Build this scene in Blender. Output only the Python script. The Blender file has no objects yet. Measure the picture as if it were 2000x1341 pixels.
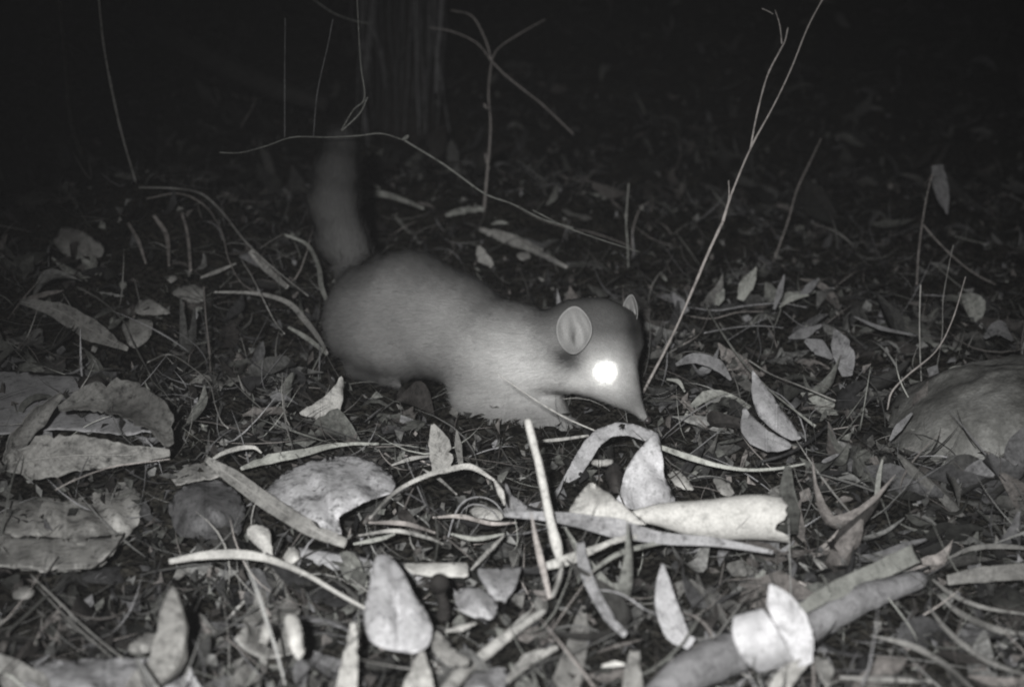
import bpy, bmesh, math, random
import numpy as np
from mathutils import Vector, Matrix, noise
from mathutils.geometry import delaunay_2d_cdt
random.seed(7); rng = np.random.default_rng(11)
R = math.radians
scene = bpy.context.scene
C = scene.collection

# ------------------------------------------------------------------ camera
CAMH, PITCH, HF = 0.50, R(16.0), 2747.0
cd = bpy.data.cameras.new('camera'); cam = bpy.data.objects.new('camera', cd); C.objects.link(cam)
cam.location = (0, 0, CAMH); cam.rotation_euler = (R(90) - PITCH, 0, 0)
cd.sensor_width = 36; cd.lens = 36 * HF / 2000.0; cd.clip_start = 0.02; cd.clip_end = 100
cd.dof.use_dof = True; cd.dof.focus_distance = 1.42; cd.dof.aperture_fstop = 5.0
scene.camera = cam
# ------------------------------------------------------------------ night sky, and the infrared flash of the trail camera
w = bpy.data.worlds.new('World'); scene.world = w; w.use_nodes = True
bg = w.node_tree.nodes['Background']; bg.inputs[0].default_value = (0.97, 0.97, 1.0, 1); bg.inputs[1].default_value = 0.0045
ld = bpy.data.lights.new('infrared_flash', 'SPOT'); lo = bpy.data.objects.new('infrared_flash', ld); C.objects.link(lo)
ld.energy = 120; ld.spot_size = R(55); ld.spot_blend = 1.0; ld.shadow_soft_size = 0.018; ld.color = (1.0, 0.995, 0.985)
lo.location = (-0.07, -0.18, CAMH + 0.13)
_t = Vector((0.05, 1.13, 0.005)) - Vector(lo.location); lo.rotation_euler = _t.to_track_quat('-Z', 'Y').to_euler()
scene.render.engine = 'CYCLES'; scene.cycles.filter_width = 2.0
scene.view_settings.view_transform = 'Standard'; scene.view_settings.look = 'None'
scene.view_settings.exposure = 0.0; scene.view_settings.gamma = 1.0

# ------------------------------------------------------------------ terrain height and pixel helpers
def _sn(x, y, s, k):
    return (np.sin(x*s*1.0 + k) * np.cos(y*s*1.13 + 2.1*k) + 0.6*np.sin((x+y)*s*1.7 + 3.3*k) * np.cos((x-y)*s*1.31 - k)) / 1.6
def H(x, y):
    x = np.asarray(x, float); y = np.asarray(y, float)
    z = 0.012*_sn(x, y, 9, 1.3) + 0.009*_sn(x, y, 19, 4.1) + 0.006*_sn(x, y, 43, 2.2) + .003*_sn(x, y, 90, 5.2)
    z = z + 0.035*np.exp(-((x+0.42)**2/0.03 + (y-1.30)**2/0.05))
    z = z + (0.125 + .02*_sn(x, y, 31, .7))*np.exp(-((x+0.58)**2/0.07 + (y-2.1)**2/0.09)) + .05*np.exp(-((x+0.75)**2/0.05 + (y-1.7)**2/0.04)) + .035*_sn(x, y, 6.3, 2.9)*np.clip(y-1.8, 0, 1)
    z = z - 0.02*np.exp(-((x-0.05)**2/0.08 + (y-2.1)**2/0.10))
    z = z + 0.085*np.exp(-((x+0.02)**2/0.10 + (y-2.5)**2/0.07))
    b = np.clip(y-2.9, 0, None); z = z + 0.42*b*b/(b+0.8)           # the bank behind
    return z
SP, CP = math.sin(PITCH), math.cos(PITCH)
def ray(px, py):
    dx = (px-1000)/HF; dy = -(py-670.5)/HF
    return np.array([dx, CP + dy*SP, -SP + dy*CP])
def P(px, py, Y):
    d = ray(px, py); t = Y/d[1]
    return Vector((d[0]*t, Y, CAMH + d[2]*t))
def YG(px, py, lift=0.0):
    d = ray(px, py); t = 0.5
    while t < 9:
        if CAMH + d[2]*t < float(H(d[0]*t, d[1]*t)) + lift: break
        t += 0.004
    return d[1]*t
def S(Y): return Y/HF/CP*0.985     # metres per photo pixel at depth Y, near enough
def toPix(p):
    d = p - np.array([0, 0, CAMH]); f = d[..., 1]*CP - d[..., 2]*SP; u = d[..., 1]*SP + d[..., 2]*CP
    return 1000 + HF*d[..., 0]/f, 670.5 - HF*u/f

# ------------------------------------------------------------------ materials
MATS = {}
def nd(nt, t, **k):
    n = nt.nodes.new(t)
    for a, b in k.items(): setattr(n, a, b)
    return n
def base_mat(name, rough=0.7, spec=0.2):
    m = bpy.data.materials.new(name); m.use_nodes = True; nt = m.node_tree
    b = nt.nodes['Principled BSDF']; b.inputs['Roughness'].default_value = rough
    b.inputs['Specular IOR Level'].default_value = spec
    return m, nt, b
def ramp(nt, pts):
    r = nd(nt, 'ShaderNodeValToRGB'); e = r.color_ramp.elements
    while len(e) > 1: e.remove(e[0])
    e[0].position, e[0].color = pts[0][0], (*pts[0][1], 1)
    for p, c in pts[1:]:
        q = e.new(p); q.color = (*c, 1)
    return r
def tint(v, t=(1, 1, 1)): return tuple(min(1, v*c) for c in t)
WARM, GREEN, RED, COOL = (1.0, .985, .94), (.985, 1.0, .93), (1.0, .93, .885), (.985, .98, 1.0)
def litter_mat(tone=0.4, hue=WARM, blotch=0.5, vein=0.0, name=None, rough=.62, scale=1.0, thin=0.0):
    key = (round(tone, 2), hue, blotch, vein, rough, scale, thin)
    if key in MATS: return MATS[key]
    m, nt, b = base_mat(name or 'dry_litter', rough+.12, .15); L = nt.links
    tc = nd(nt, 'ShaderNodeTexCoord'); oi = nd(nt, 'ShaderNodeObjectInfo')
    add = nd(nt, 'ShaderNodeVectorMath', operation='ADD'); L.new(tc.outputs['Object'], add.inputs[0]); L.new(oi.outputs['Random'], add.inputs[1])
    n1 = nd(nt, 'ShaderNodeTexNoise'); n1.inputs['Scale'].default_value = 42*scale; n1.inputs['Detail'].default_value = 7; n1.inputs['Roughness'].default_value = .68
    n2 = nd(nt, 'ShaderNodeTexNoise'); n2.inputs['Scale'].default_value = 420; n2.inputs['Detail'].default_value = 4; n2.inputs['Roughness'].default_value = .7
    L.new(add.outputs[0], n1.inputs['Vector']); L.new(add.outputs[0], n2.inputs['Vector'])
    lo_, hi = tone*(1-.75*blotch), min(.9, tone*1.18)
    r1 = ramp(nt, [(.36, tint(lo_, hue)), (.36+.16, tint(tone, hue)), (.72, tint(hi, hue))]); L.new(n1.outputs[0], r1.inputs[0])
    r2 = ramp(nt, [(.3, (.62,)*3), (.7, (1.12,)*3)]); L.new(n2.outputs[0], r2.inputs[0])
    mx = nd(nt, 'ShaderNodeMix', data_type='RGBA', blend_type='MULTIPLY'); mx.inputs[0].default_value = .75
    L.new(r1.outputs[0], mx.inputs[6]); L.new(r2.outputs[0], mx.inputs[7]); out = mx.outputs[2]
    n3 = nd(nt, 'ShaderNodeTexNoise'); n3.inputs['Scale'].default_value = 130*scale; n3.inputs['Detail'].default_value = 5; n3.inputs['Roughness'].default_value = .75
    L.new(add.outputs[0], n3.inputs['Vector']); r3 = ramp(nt, [(.33, (.16,)*3), (.39, (.5,)*3), (.46, (.86,)*3), (.60, (1.0,)*3), (.72, (1.18,)*3)]); L.new(n3.outputs[0], r3.inputs[0])
    m3 = nd(nt, 'ShaderNodeMix', data_type='RGBA', blend_type='MULTIPLY'); m3.inputs[0].default_value = min(1, .35+blotch); L.new(out, m3.inputs[6]); L.new(r3.outputs[0], m3.inputs[7]); out = m3.outputs[2]
    hgt = n2.outputs[0]
    if vein > 0:
        uv = nd(nt, 'ShaderNodeSeparateXYZ'); L.new(tc.outputs['UV'], uv.inputs[0])
        # u across (0..1), v along: side veins run outwards and forwards from the midrib
        a = nd(nt, 'ShaderNodeMath', operation='SUBTRACT'); L.new(uv.outputs[0], a.inputs[0]); a.inputs[1].default_value = .5
        ab = nd(nt, 'ShaderNodeMath', operation='ABSOLUTE'); L.new(a.outputs[0], ab.inputs[0])
        mm = nd(nt, 'ShaderNodeMath', operation='MULTIPLY_ADD'); L.new(ab.outputs[0], mm.inputs[0]); mm.inputs[1].default_value = -.35; L.new(uv.outputs[1], mm.inputs[2])
        nj = nd(nt, 'ShaderNodeMath', operation='MULTIPLY_ADD'); L.new(n1.outputs[0], nj.inputs[0]); nj.inputs[1].default_value = .12; L.new(mm.outputs[0], nj.inputs[2])
        sn = nd(nt, 'ShaderNodeMath', operation='MULTIPLY'); L.new(nj.outputs[0], sn.inputs[0]); sn.inputs[1].default_value = 85
        si = nd(nt, 'ShaderNodeMath', operation='SINE'); L.new(sn.outputs[0], si.inputs[0])
        rv = ramp(nt, [(.80, (1, 1, 1)), (.97, (1-.35*vein,)*3)]); 
        m01 = nd(nt, 'ShaderNodeMath', operation='MULTIPLY_ADD'); L.new(si.outputs[0], m01.inputs[0]); m01.inputs[1].default_value = .5; m01.inputs[2].default_value = .5
        L.new(m01.outputs[0], rv.inputs[0])
        rm = ramp(nt, [(.0, (1.3,)*3), (.018, (.62,)*3), (.05, (1, 1, 1))]); L.new(ab.outputs[0], rm.inputs[0])
        for rr in (rv, rm):
            x = nd(nt, 'ShaderNodeMix', data_type='RGBA', blend_type='MULTIPLY'); x.inputs[0].default_value = min(1, vein+.2)
            L.new(out, x.inputs[6]); L.new(rr.outputs[0], x.inputs[7]); out = x.outputs[2]
    L.new(out, b.inputs['Base Color'])
    bp = nd(nt, 'ShaderNodeBump'); bp.inputs['Strength'].default_value = .5; bp.inputs['Distance'].default_value = .0015
    sm = nd(nt, 'ShaderNodeMath', operation='ADD'); L.new(hgt, sm.inputs[0]); L.new(n1.outputs[0], sm.inputs[1]); L.new(sm.outputs[0], bp.inputs['Height'])
    L.new(bp.outputs[0], b.inputs['Normal'])
    MATS[key] = m; return m
def attr_mat(name, attr, rough=.75, fine=350, spec=.2, bump=.4, amp=(.55, 1.2)):
    m, nt, b = base_mat(name, rough, spec); L = nt.links
    at = nd(nt, 'ShaderNodeAttribute', attribute_name=attr); tc = nd(nt, 'ShaderNodeTexCoord')
    n2 = nd(nt, 'ShaderNodeTexNoise'); n2.inputs['Scale'].default_value = fine; n2.inputs['Detail'].default_value = 5; n2.inputs['Roughness'].default_value = .7
    L.new(tc.outputs['Object'], n2.inputs['Vector'])
    r2 = ramp(nt, [(.32, (amp[0],)*3), (.68, (amp[1],)*3)]); L.new(n2.outputs[0], r2.inputs[0])
    mx = nd(nt, 'ShaderNodeMix', data_type='RGBA', blend_type='MULTIPLY'); mx.inputs[0].default_value = 1
    L.new(at.outputs['Color'], mx.inputs[6]); L.new(r2.outputs[0], mx.inputs[7]); L.new(mx.outputs[2], b.inputs['Base Color'])
    if bump:
        bp = nd(nt, 'ShaderNodeBump'); bp.inputs['Strength'].default_value = bump; bp.inputs['Distance'].default_value = .002
        L.new(n2.outputs[0], bp.inputs['Height']); L.new(bp.outputs[0], b.inputs['Normal'])
    return m

# ------------------------------------------------------------------ object helpers
def tag(o, label=None, cat=None, group=None, kind=None):
    for k, v in (('label', label), ('category', cat), ('group', group), ('kind', kind)):
        if v: o[k] = v
    return o
def mesh_obj(name, verts, faces, mat, base=None, parent=None, uvs=None, thick=0, smooth=True, subs=0, col=None, colname='tone'):
    verts = np.asarray(verts, float); b = np.zeros(3) if base is None else np.array(base, float)
    off = b if parent is None else np.array(parent.location, float)
    me = bpy.data.meshes.new(name); me.from_pydata((verts-off).tolist(), [], [tuple(int(i) for i in f) for f in faces] if not isinstance(faces, np.ndarray) else faces.tolist()); me.update()
    if smooth: me.polygons.foreach_set('use_smooth', [True]*len(me.polygons))
    if uvs is not None:
        l = me.uv_layers.new(name='UVMap'); vi = np.zeros(len(me.loops), int); me.loops.foreach_get('vertex_index', vi)
        l.data.foreach_set('uv', np.asarray(uvs, float)[vi].ravel())
    if col is not None:
        a = me.color_attributes.new(colname, 'FLOAT_COLOR', 'POINT'); c = np.ones((len(verts), 4)); c[:, :3] = col; a.data.foreach_set('color', c.ravel())
    me.materials.append(mat); o = bpy.data.objects.new(name, me); C.objects.link(o)
    if parent is None: o.location = b
    else: o.parent = parent
    if thick:
        s = o.modifiers.new('thickness', 'SOLIDIFY'); s.thickness = thick; s.offset = 0
    if subs:
        s = o.modifiers.new('smooth', 'SUBSURF'); s.levels = subs; s.render_levels = subs
    return o
def empty(name, loc):
    o = bpy.data.objects.new(name, None); C.objects.link(o); o.location = loc; o.empty_display_size = .02; return o
def catmull(pts, n):
    pts = np.asarray(pts, float); k = len(pts)
    if k == 2:
        t = np.linspace(0, 1, n)[:, None]; return pts[0]*(1-t)+pts[1]*t
    e = np.vstack([2*pts[0]-pts[1], pts, 2*pts[-1]-pts[-2]]); out = []
    for u in np.linspace(0, k-1-1e-6, n):
        i = int(u); f = u-i; a, b_, c, d = e[i], e[i+1], e[i+2], e[i+3]
        out.append(.5*(2*b_ + (c-a)*f + (2*a-5*b_+4*c-d)*f*f + (3*b_-a-3*c+d)*f**3))
    return np.array(out)
def place(pts, lean=-.0006, lift=.008, Y0=None, mode='up', anchor=None):
    """photo points -> world. up: stands from its anchor (lowest point), leaning; ground: every point rests on the litter."""
    if mode == 'ground':
        return np.array([P(x, y, YG(x, y, lift + (q[0] if q else 0))) for x, y, *q in pts])
    a = anchor or max(pts, key=lambda p: p[1]); Y = Y0 if Y0 is not None else YG(a[0], a[1], lift)
    return np.array([P(x, y, Y + lean*(y-a[1]) + (q[0] if q else 0)) for x, y, *q in pts])
CAMP = np.array([0, 0, CAMH])
def tube_geo(pts, rad, seg=8, n=None, wob=0.0, seed=0):
    n = n or max(6, len(pts)*7); c = catmull(pts, n); r = np.interp(np.linspace(0, 1, n), np.linspace(0, 1, len(rad)), rad)
    rr = np.random.default_rng(seed); T = np.gradient(c, axis=0); T /= np.linalg.norm(T, axis=1)[:, None]
    V = []; F = []; N = np.cross(T[0], [0.3, 1, .2]); N /= np.linalg.norm(N)
    for i in range(n):
        N = N - T[i]*np.dot(N, T[i]); N /= np.linalg.norm(N); B = np.cross(T[i], N)
        k = r[i]*(1 + wob*rr.normal()); jj = 1 + wob*.6*rr.normal(size=seg)
        for j in range(seg):
            a = 2*math.pi*j/seg; V.append(c[i] + (N*math.cos(a) + B*math.sin(a))*k*jj[j])
    for i in range(n-1):
        for j in range(seg):
            F.append((i*seg+j, i*seg+(j+1) % seg, (i+1)*seg+(j+1) % seg, (i+1)*seg+j))
    F.append(tuple(range(seg))[::-1]); F.append(tuple((n-1)*seg+j for j in range(seg)))
    return V, F
def merge(gs):
    V = []; F = []
    for v, f in gs:
        k = len(V); V += list(v); F += [tuple(i+k for i in q) for q in f]
    return V, F
SEED = [100]
def stem(name, label, cat, pts, r, tone=.5, hue=WARM, mode='up', lean=-.0004, lift=.004, Y0=None, anchor=None, wob=.10, group=None, branches=(), parent=None):
    """a tube thing; r is a list of radii in photo px; branches are (pts, r) fused to the same plant"""
    SEED[0] += 1; r = [q*(.74 if q < 9 else 1) for q in r]
    w3 = place(pts, lean, lift, Y0, mode, anchor); a = anchor or max(pts, key=lambda p: p[1]); r = [q*(.74 if q < 9 else 1) for q in r]
    Yb = Y0 if Y0 is not None else (YG(a[0], a[1], lift)); s = S(Yb)
    g = [tube_geo(w3, [q*s for q in r], wob=wob, seed=SEED[0])]
    base = w3[0] if mode != 'up' else w3[int(np.argmax([p[1] for p in pts]))]
    o = mesh_obj(name, *merge(g), litter_mat(tone, hue, .35, 0, 'dry_stem'), base=base, parent=parent)
    if label: tag(o, label, cat, group)
    for nm, bp, br in branches:
        b3 = place(bp, lean, lift, Yb, 'up', a)
        mesh_obj(nm, *merge([tube_geo(b3, [q*s for q in br], wob=wob, seed=SEED[0]+50)]), litter_mat(tone, hue, .35, 0, 'dry_stem'), parent=o)
    return o
def blade(name, label, cat, pts, wid, fold=.25, roll=0.0, tone=.4, hue=WARM, blotch=.5, vein=.6, mode='up', lean=-.0006, lift=.010, Y0=None, anchor=None,
          n=34, m=11, ragged=.015, arc=0.0, group=None, twist=0.0, midrib=False, thick=.0005):
    """a leaf, grass blade or bark strip along a spine; wid in photo px (full width); arc>0 rolls the section into a gutter or tube of that many radians"""
    SEED[0] += 1; rr = np.random.default_rng(SEED[0])
    w3 = place(pts, lean, lift, Y0, mode, anchor); c = catmull(w3, n)
    Yb = float(np.mean(c[:, 1])); s = S(Yb); W = np.interp(np.linspace(0, 1, n), np.linspace(0, 1, len(wid)), wid)*s
    T = np.gradient(c, axis=0); T /= np.linalg.norm(T, axis=1)[:, None]
    V = []; UV = []; F = []
    eL = np.cumsum(rr.normal(size=n))*.02; eR = np.cumsum(rr.normal(size=n))*.02
    bite = np.zeros((n, 2))
    for _ in range(rr.integers(1, 4) if max(wid) > 18 and ragged > .012 else 0):
        b_, sd_ = rr.integers(2, n-2), rr.integers(0, 2); bite[b_-1:b_+2, sd_] = np.array([.5, 1, .5])*rr.uniform(.12, .45)
    for i in range(n):
        v = c[i]-CAMP; v /= np.linalg.norm(v); D = np.cross(T[i], v); D /= np.linalg.norm(D); Nn = np.cross(D, T[i])
        if np.dot(Nn, v) > 0: Nn = -Nn
        a = roll + twist*(i/(n-1)-.5); D2 = D*math.cos(a)+Nn*math.sin(a); N2 = -D*math.sin(a)+Nn*math.cos(a)
        for j in range(m):
            u = j/(m-1)*2-1; e = 1 + (eL[i] if u < 0 else eR[i])*abs(u) + ragged*rr.normal()*(abs(u) > .9) - bite[i, int(u > 0)]*(abs(u) > .7)
            wv = (.09*math.sin(i*.37+SEED[0]*1.7+u*1.6) + .05*math.sin(i*.9+SEED[0]*.7-u*3))*(.3+abs(u))
            if arc > 0:
                ph = u*arc/2; q = W[i]/2/max(.3, math.sin(min(arc/2, math.pi/2))); V.append(c[i] + D2*math.sin(ph)*q*e + N2*(math.cos(ph)-1)*q)
            else:
                V.append(c[i] + D2*u*W[i]/2*e + N2*(fold*abs(u)**1.4 + wv)*W[i]/2)
            UV.append((j/(m-1), i/(n-1)))
    for i in range(n-1):
        for j in range(m-1): F.append((i*m+j, i*m+j+1, (i+1)*m+j+1, (i+1)*m+j))
    bi = 0 if pts[0][1] >= pts[-1][1] else n-1
    o = mesh_obj(name, V, F, litter_mat(tone, hue, blotch, vein, 'dry_leaf'), base=c[bi], uvs=UV, thick=thick)
    tag(o, label, cat, group)
    if midrib:
        mid = [np.array(V[i*m+m//2]) for i in range(n)]; r_ = [.9*s*2.2, .9*s]
        mesh_obj('midrib', *tube_geo(mid[::2], r_, seg=6, n=n), litter_mat(min(.8, tone*1.2), hue, .3, 0, 'leaf_rib'), parent=o)
    return o
def sheet(name, label, cat, outline, tone=.45, hue=WARM, blotch=.5, vein=.3, lean=-.0008, side=0.0, dome=.010, wave=.004, lift=.010, Y0=None, anchor=None, step=9, ragged=1.5, group=None, holes=(), thick=.0006, rough=.62, crease=None):
    """a leaf or bark piece traced by its outline; it gets a depth of its own (leaning plane), a dome and waves"""
    SEED[0] += 1; rr = np.random.default_rng(SEED[0]); k = SEED[0]*.37
    o2 = np.asarray(outline, float); nn = len(o2); cl = np.vstack([o2, o2[:1]]); pts = []
    for i in range(nn):
        L_ = np.linalg.norm(cl[i+1]-cl[i]); q = max(1, int(L_/step))
        for t in range(q): pts.append(cl[i]*(1-t/q)+cl[i+1]*t/q)
    pts = np.array(pts); sm = (np.roll(pts, 1, 0)+2*pts+np.roll(pts, -1, 0))/4; pts = sm + rr.normal(size=pts.shape)*ragged*.6
    nb = len(pts); edges = [(i, (i+1) % nb) for i in range(nb)]; allp = [Vector(p) for p in pts]
    mn, mxx = pts.min(0), pts.max(0)
    for x in np.arange(mn[0]+step*.6, mxx[0], step):
        for y in np.arange(mn[1]+step*.6, mxx[1], step): allp.append(Vector((x+rr.uniform(-2, 2), y+rr.uniform(-2, 2))))
    vv, _, ff, *_ = delaunay_2d_cdt(allp, edges, [], 1, 1e-4)
    vv = np.array([(v.x, v.y) for v in vv])
    if holes: ff = [f for f in ff if all((np.mean([vv[i][0] for i in f])-hx)**2+(np.mean([vv[i][1] for i in f])-hy)**2 > hr*hr for hx, hy, hr in holes)]
    a = anchor or tuple(pts[int(np.argmax(pts[:, 1]))]); Y = Y0 if Y0 is not None else YG(a[0], a[1], lift)
    cx, cy = pts.mean(0); ext = (mxx-mn)/2
    V = []
    for x, y in vv:
        d = min(1, math.sqrt(((x-cx)/ext[0])**2+((y-cy)/ext[1])**2)); z = Y + lean*(y-a[1]) + side*(x-cx) - dome*(1-d*d)
        z += 1.05*wave*(math.sin(x*.045+k)*math.cos(y*.06+k*2)+.5*math.sin(x*.11-y*.08+k*3))
        if crease:
            (x0, y0), (x1, y1), dep = crease; L_ = math.hypot(x1-x0, y1-y0); z += dep*math.exp(-abs((x-x0)*(y1-y0)-(y-y0)*(x1-x0))/L_/14)
        V.append(P(x, y, z))
    uv = [((x-mn[0])/(mxx[0]-mn[0]), (y-mn[1])/(mxx[1]-mn[1])) for x, y in vv]
    o = mesh_obj(name, V, ff, litter_mat(tone, hue, blotch, vein, 'dry_leaf', rough), base=V[int(np.argmax(vv[:, 1]))], uvs=uv, thick=thick)
    return tag(o, label, cat, group)

# ------------------------------------------------------------------ ground
def build_ground():
    ys = np.concatenate([np.linspace(-.6, .6, 14)[:-1], np.linspace(.6, 2.6, 330)[:-1], np.linspace(2.6, 5, 130)[:-1], np.linspace(5, 30, 60)])
    us = np.linspace(-1, 1, 300); Yg, U = np.meshgrid(ys, us, indexing='ij'); X = U*(0.45+np.clip(Yg, .4, 30)*.75)
    Z = H(X, Yg) + .004*rng.normal(size=X.shape)*np.clip(Yg, .3, 2)/1.5
    n, m = X.shape; V = np.stack([X, Yg, Z], -1).reshape(-1, 3); i = np.arange((n-1)*m).reshape(n-1, m)[:, :-1]
    F = np.stack([i, i+1, i+m+1, i+m], -1).reshape(-1, 4)
    m_, nt, b = base_mat('forest_soil', .9, .1); L = nt.links; tc = nd(nt, 'ShaderNodeTexCoord')
    n1 = nd(nt, 'ShaderNodeTexNoise'); n1.inputs['Scale'].default_value = 28; n1.inputs['Detail'].default_value = 10; n1.inputs['Roughness'].default_value = .75
    v1 = nd(nt, 'ShaderNodeTexVoronoi'); v1.inputs['Scale'].default_value = 160
    L.new(tc.outputs['Object'], n1.inputs['Vector']); L.new(tc.outputs['Object'], v1.inputs['Vector'])
    r1 = ramp(nt, [(.35, (.010, .010, .009)), (.55, (.032, .030, .026)), (.75, (.10, .095, .08))]); L.new(n1.outputs[0], r1.inputs[0]); L.new(r1.outputs[0], b.inputs['Base Color'])
    bp = nd(nt, 'ShaderNodeBump'); bp.inputs['Distance'].default_value = .01; ad = nd(nt, 'ShaderNodeMath', operation='ADD')
    L.new(n1.outputs[0], ad.inputs[0]); L.new(v1.outputs['Distance'], ad.inputs[1]); L.new(ad.outputs[0], bp.inputs['Height']); L.new(bp.outputs[0], b.inputs['Normal'])
    tag(mesh_obj('ground', V, F, m_), kind='structure')
build_ground()

# ------------------------------------------------------------------ the animal
def smin(a, b, k):
    h = np.clip(.5+.5*(b-a)/k, 0, 1); return b*(1-h)+a*h-k*h*(1-h)
def surface_nets(F, o, h):
    s = F < 0; nx, ny, nz = F.shape; acc = np.zeros((nx-1, ny-1, nz-1, 3)); cnt = np.zeros((nx-1, ny-1, nz-1))
    cor = [(i, j, k) for i in (0, 1) for j in (0, 1) for k in (0, 1)]
    def sl(c): return tuple(slice(c[a], F.shape[a]-1+c[a]) for a in range(3))
    for c in cor:
        for ax in range(3):
            if c[ax]: continue
            e = list(c); e[ax] = 1; A, B = F[sl(c)], F[sl(e)]; m = (A < 0) != (B < 0); t = np.where(m, A/np.where(m, A-B, 1), 0)
            for q in range(3): acc[..., q] += np.where(m, c[q]+(t if q == ax else 0), 0)
            cnt += m
    act = cnt > 0; idx = -np.ones(act.shape, int); idx[act] = np.arange(act.sum())
    g = np.stack(np.nonzero(act), -1); V = o+h*(g+acc[act]/cnt[act][:, None]); Fs = []
    for ax in range(3):
        b, c = (ax+1) % 3, (ax+2) % 3
        lo_ = [slice(None)]*3; hi = [slice(None)]*3; lo_[ax] = slice(0, -1); hi[ax] = slice(1, None)
        d = s[tuple(lo_)] != s[tuple(hi)]; E = np.stack(np.nonzero(d), -1)
        E = E[(E[:, b] > 0) & (E[:, c] > 0) & (E[:, b] < F.shape[b]-1) & (E[:, c] < F.shape[c]-1)]
        def cell(db, dc):
            q = E.copy(); q[:, b] += db; q[:, c] += dc; return idx[q[:, 0], q[:, 1], q[:, 2]]
        Q = np.stack([cell(-1, -1), cell(0, -1), cell(0, 0), cell(-1, 0)], -1); ins = s[E[:, 0], E[:, 1], E[:, 2]]
        Q[~ins] = Q[~ins][:, ::-1]; Fs.append(Q)
    return V, np.vstack(Fs)
YA = lambda px: np.interp(px, [600, 740, 860, 1000, 1160, 1260], [1.66, 1.615, 1.55, 1.475, 1.42, 1.395])
def A(px, py, dY=0): return np.array(P(px, py, float(YA(px))+dY))
def build_animal():
    prim = []   # (p0, p1, r0, r1, k)
    def cap(a, b, r0, r1, k=.02, da=0, db=0):
        s = S(float(YA((a[0]+b[0])/2))); prim.append((A(*a, da), A(*b, db), r0*s, r1*s, k))
    # trunk: rounded rump, arched back, deep chest, short neck
    cap((742, 604), (800, 606), 94, 101, .03); cap((800, 606), (880, 640), 101, 92, .03)
    cap((880, 640), (960, 676), 92, 84, .03); cap((960, 690), (1020, 692), 82, 74, .03)
    cap((1020, 688), (1110, 680), 74, 68, .03)
    # head
    cap((1138, 662), (1168, 660), 76, 70, .025); cap((1168, 660), (1186, 716), 62, 44, .025)
    cap((1100, 705), (1176, 732), 52, 44, .02)              # cheek and jaw
    cap((1186, 706), (1214, 762), 47, 29, .018); cap((1213, 756), (1260, 817), 28, 7, .014)  # muzzle
    cap((1222, 640), (1228, 670), 26, 24, .02, .03, .03)
    # brow and far side
    # tail, rising behind the rump
    cap((706, 548), (668, 470), 40, 38, .02, .03, .05); cap((666, 470), (650, 400), 38, 37, .02, .05, .065)
    cap((650, 400), (656, 340), 37, 33, .02, .065, .09); cap((656, 340), (666, 292), 33, 25, .02, .09, .12); cap((664, 292), (674, 262), 28, 16, .02, .12, .15)
    # near fore leg: shoulder, elbow, wrist
    cap((968, 700), (945, 775), 72, 52, .03, -.012, -.026); cap((945, 775), (985, 812), 48, 34, .02, -.026, -.032)
    cap((985, 812), (978, 862), 30, 15, .012, -.032, -.040)
    for i, (dx, dy) in enumerate([(-22, 22), (-8, 28), (8, 29), (22, 25), (32, 14)]):
        cap((978, 862), (978+dx*.6, 862+dy*.7), 9, 6.5, .004, -.04, -.046-.003*i); cap((978+dx*.6, 862+dy*.7), (978+dx, 862+dy), 6.5, 4, .003, -.046-.003*i, -.05)
    # far fore leg reaching forward
    cap((1010, 745), (1050, 800), 55, 42, .025, .0, .0); cap((1050, 800), (1120, 842), 38, 19, .02, .0, -.004)
    for i, (dx, dy) in enumerate([(0, 26), (14, 28), (28, 25), (38, 16), (-8, 18)]):
        cap((1120, 842), (1120+dx*.6, 842+dy*.65), 9, 6.5, .004, -.004, -.01); cap((1120+dx*.6, 842+dy*.65), (1120+dx, 842+dy), 6.5, 4, .003, -.01, -.014)
    # near hind leg folded against the flank, long foot
    cap((712, 640), (770, 690), 70, 44, .03, -.03, -.055); cap((770, 690), (700, 722), 34, 17, .015, -.055, -.05)
    cap((700, 722), (752, 742), 13, 11, .01, -.05, -.065)
    for i, dy in enumerate((-5, 0, 6, 11)): cap((752, 742), (776+2*i, 742+dy), 7, 4, .004, -.065-.004*i, -.068-.005*i)
    # far legs
    cap((740, 650), (772, 712), 60, 30, .03, .05, .07); cap((772, 712), (730, 735), 22, 12, .015, .07, .07)
    cap((1000, 735), (1010, 800), 50, 30, .03, .04, .05)
    pts = np.array([p for q in prim for p in q[:2]]); rad = max(max(q[2], q[3]) for q in prim); h = .0024
    lo_ = pts.min(0)-rad-.01; hi = pts.max(0)+rad+.01; dims = np.ceil((hi-lo_)/h).astype(int)
    ax = [lo_[i]+h*np.arange(dims[i]) for i in range(3)]
    F = np.full(dims, .5, np.float32)
    for p0, p1, r0, r1, k in prim:
        m = max(r0, r1)+.045; sl = []; sub = []
        for i in range(3):
            a = max(0, int((min(p0[i], p1[i])-m-lo_[i])/h)); b = min(dims[i], int((max(p0[i], p1[i])+m-lo_[i])/h)+1); sl.append(slice(a, b)); sub.append(ax[i][a:b])
        X, Y, Z = np.meshgrid(*sub, indexing='ij'); d = p1-p0; L2 = d@d
        t = np.clip(((X-p0[0])*d[0]+(Y-p0[1])*d[1]+(Z-p0[2])*d[2])/L2, 0, 1)
        dist = np.sqrt((X-p0[0]-t*d[0])**2+(Y-p0[1]-t*d[1])**2+(Z-p0[2]-t*d[2])**2)-(r0+(r1-r0)*t)
        sl = tuple(sl); F[sl] = smin(F[sl], dist, k)
    V, Q = surface_nets(F, lo_, h)
    # light relaxation
    nb = np.zeros((len(V), 3)); ct = np.zeros(len(V)); E = np.vstack([Q[:, [0, 1]], Q[:, [1, 2]], Q[:, [2, 3]], Q[:, [3, 0]]])
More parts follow.
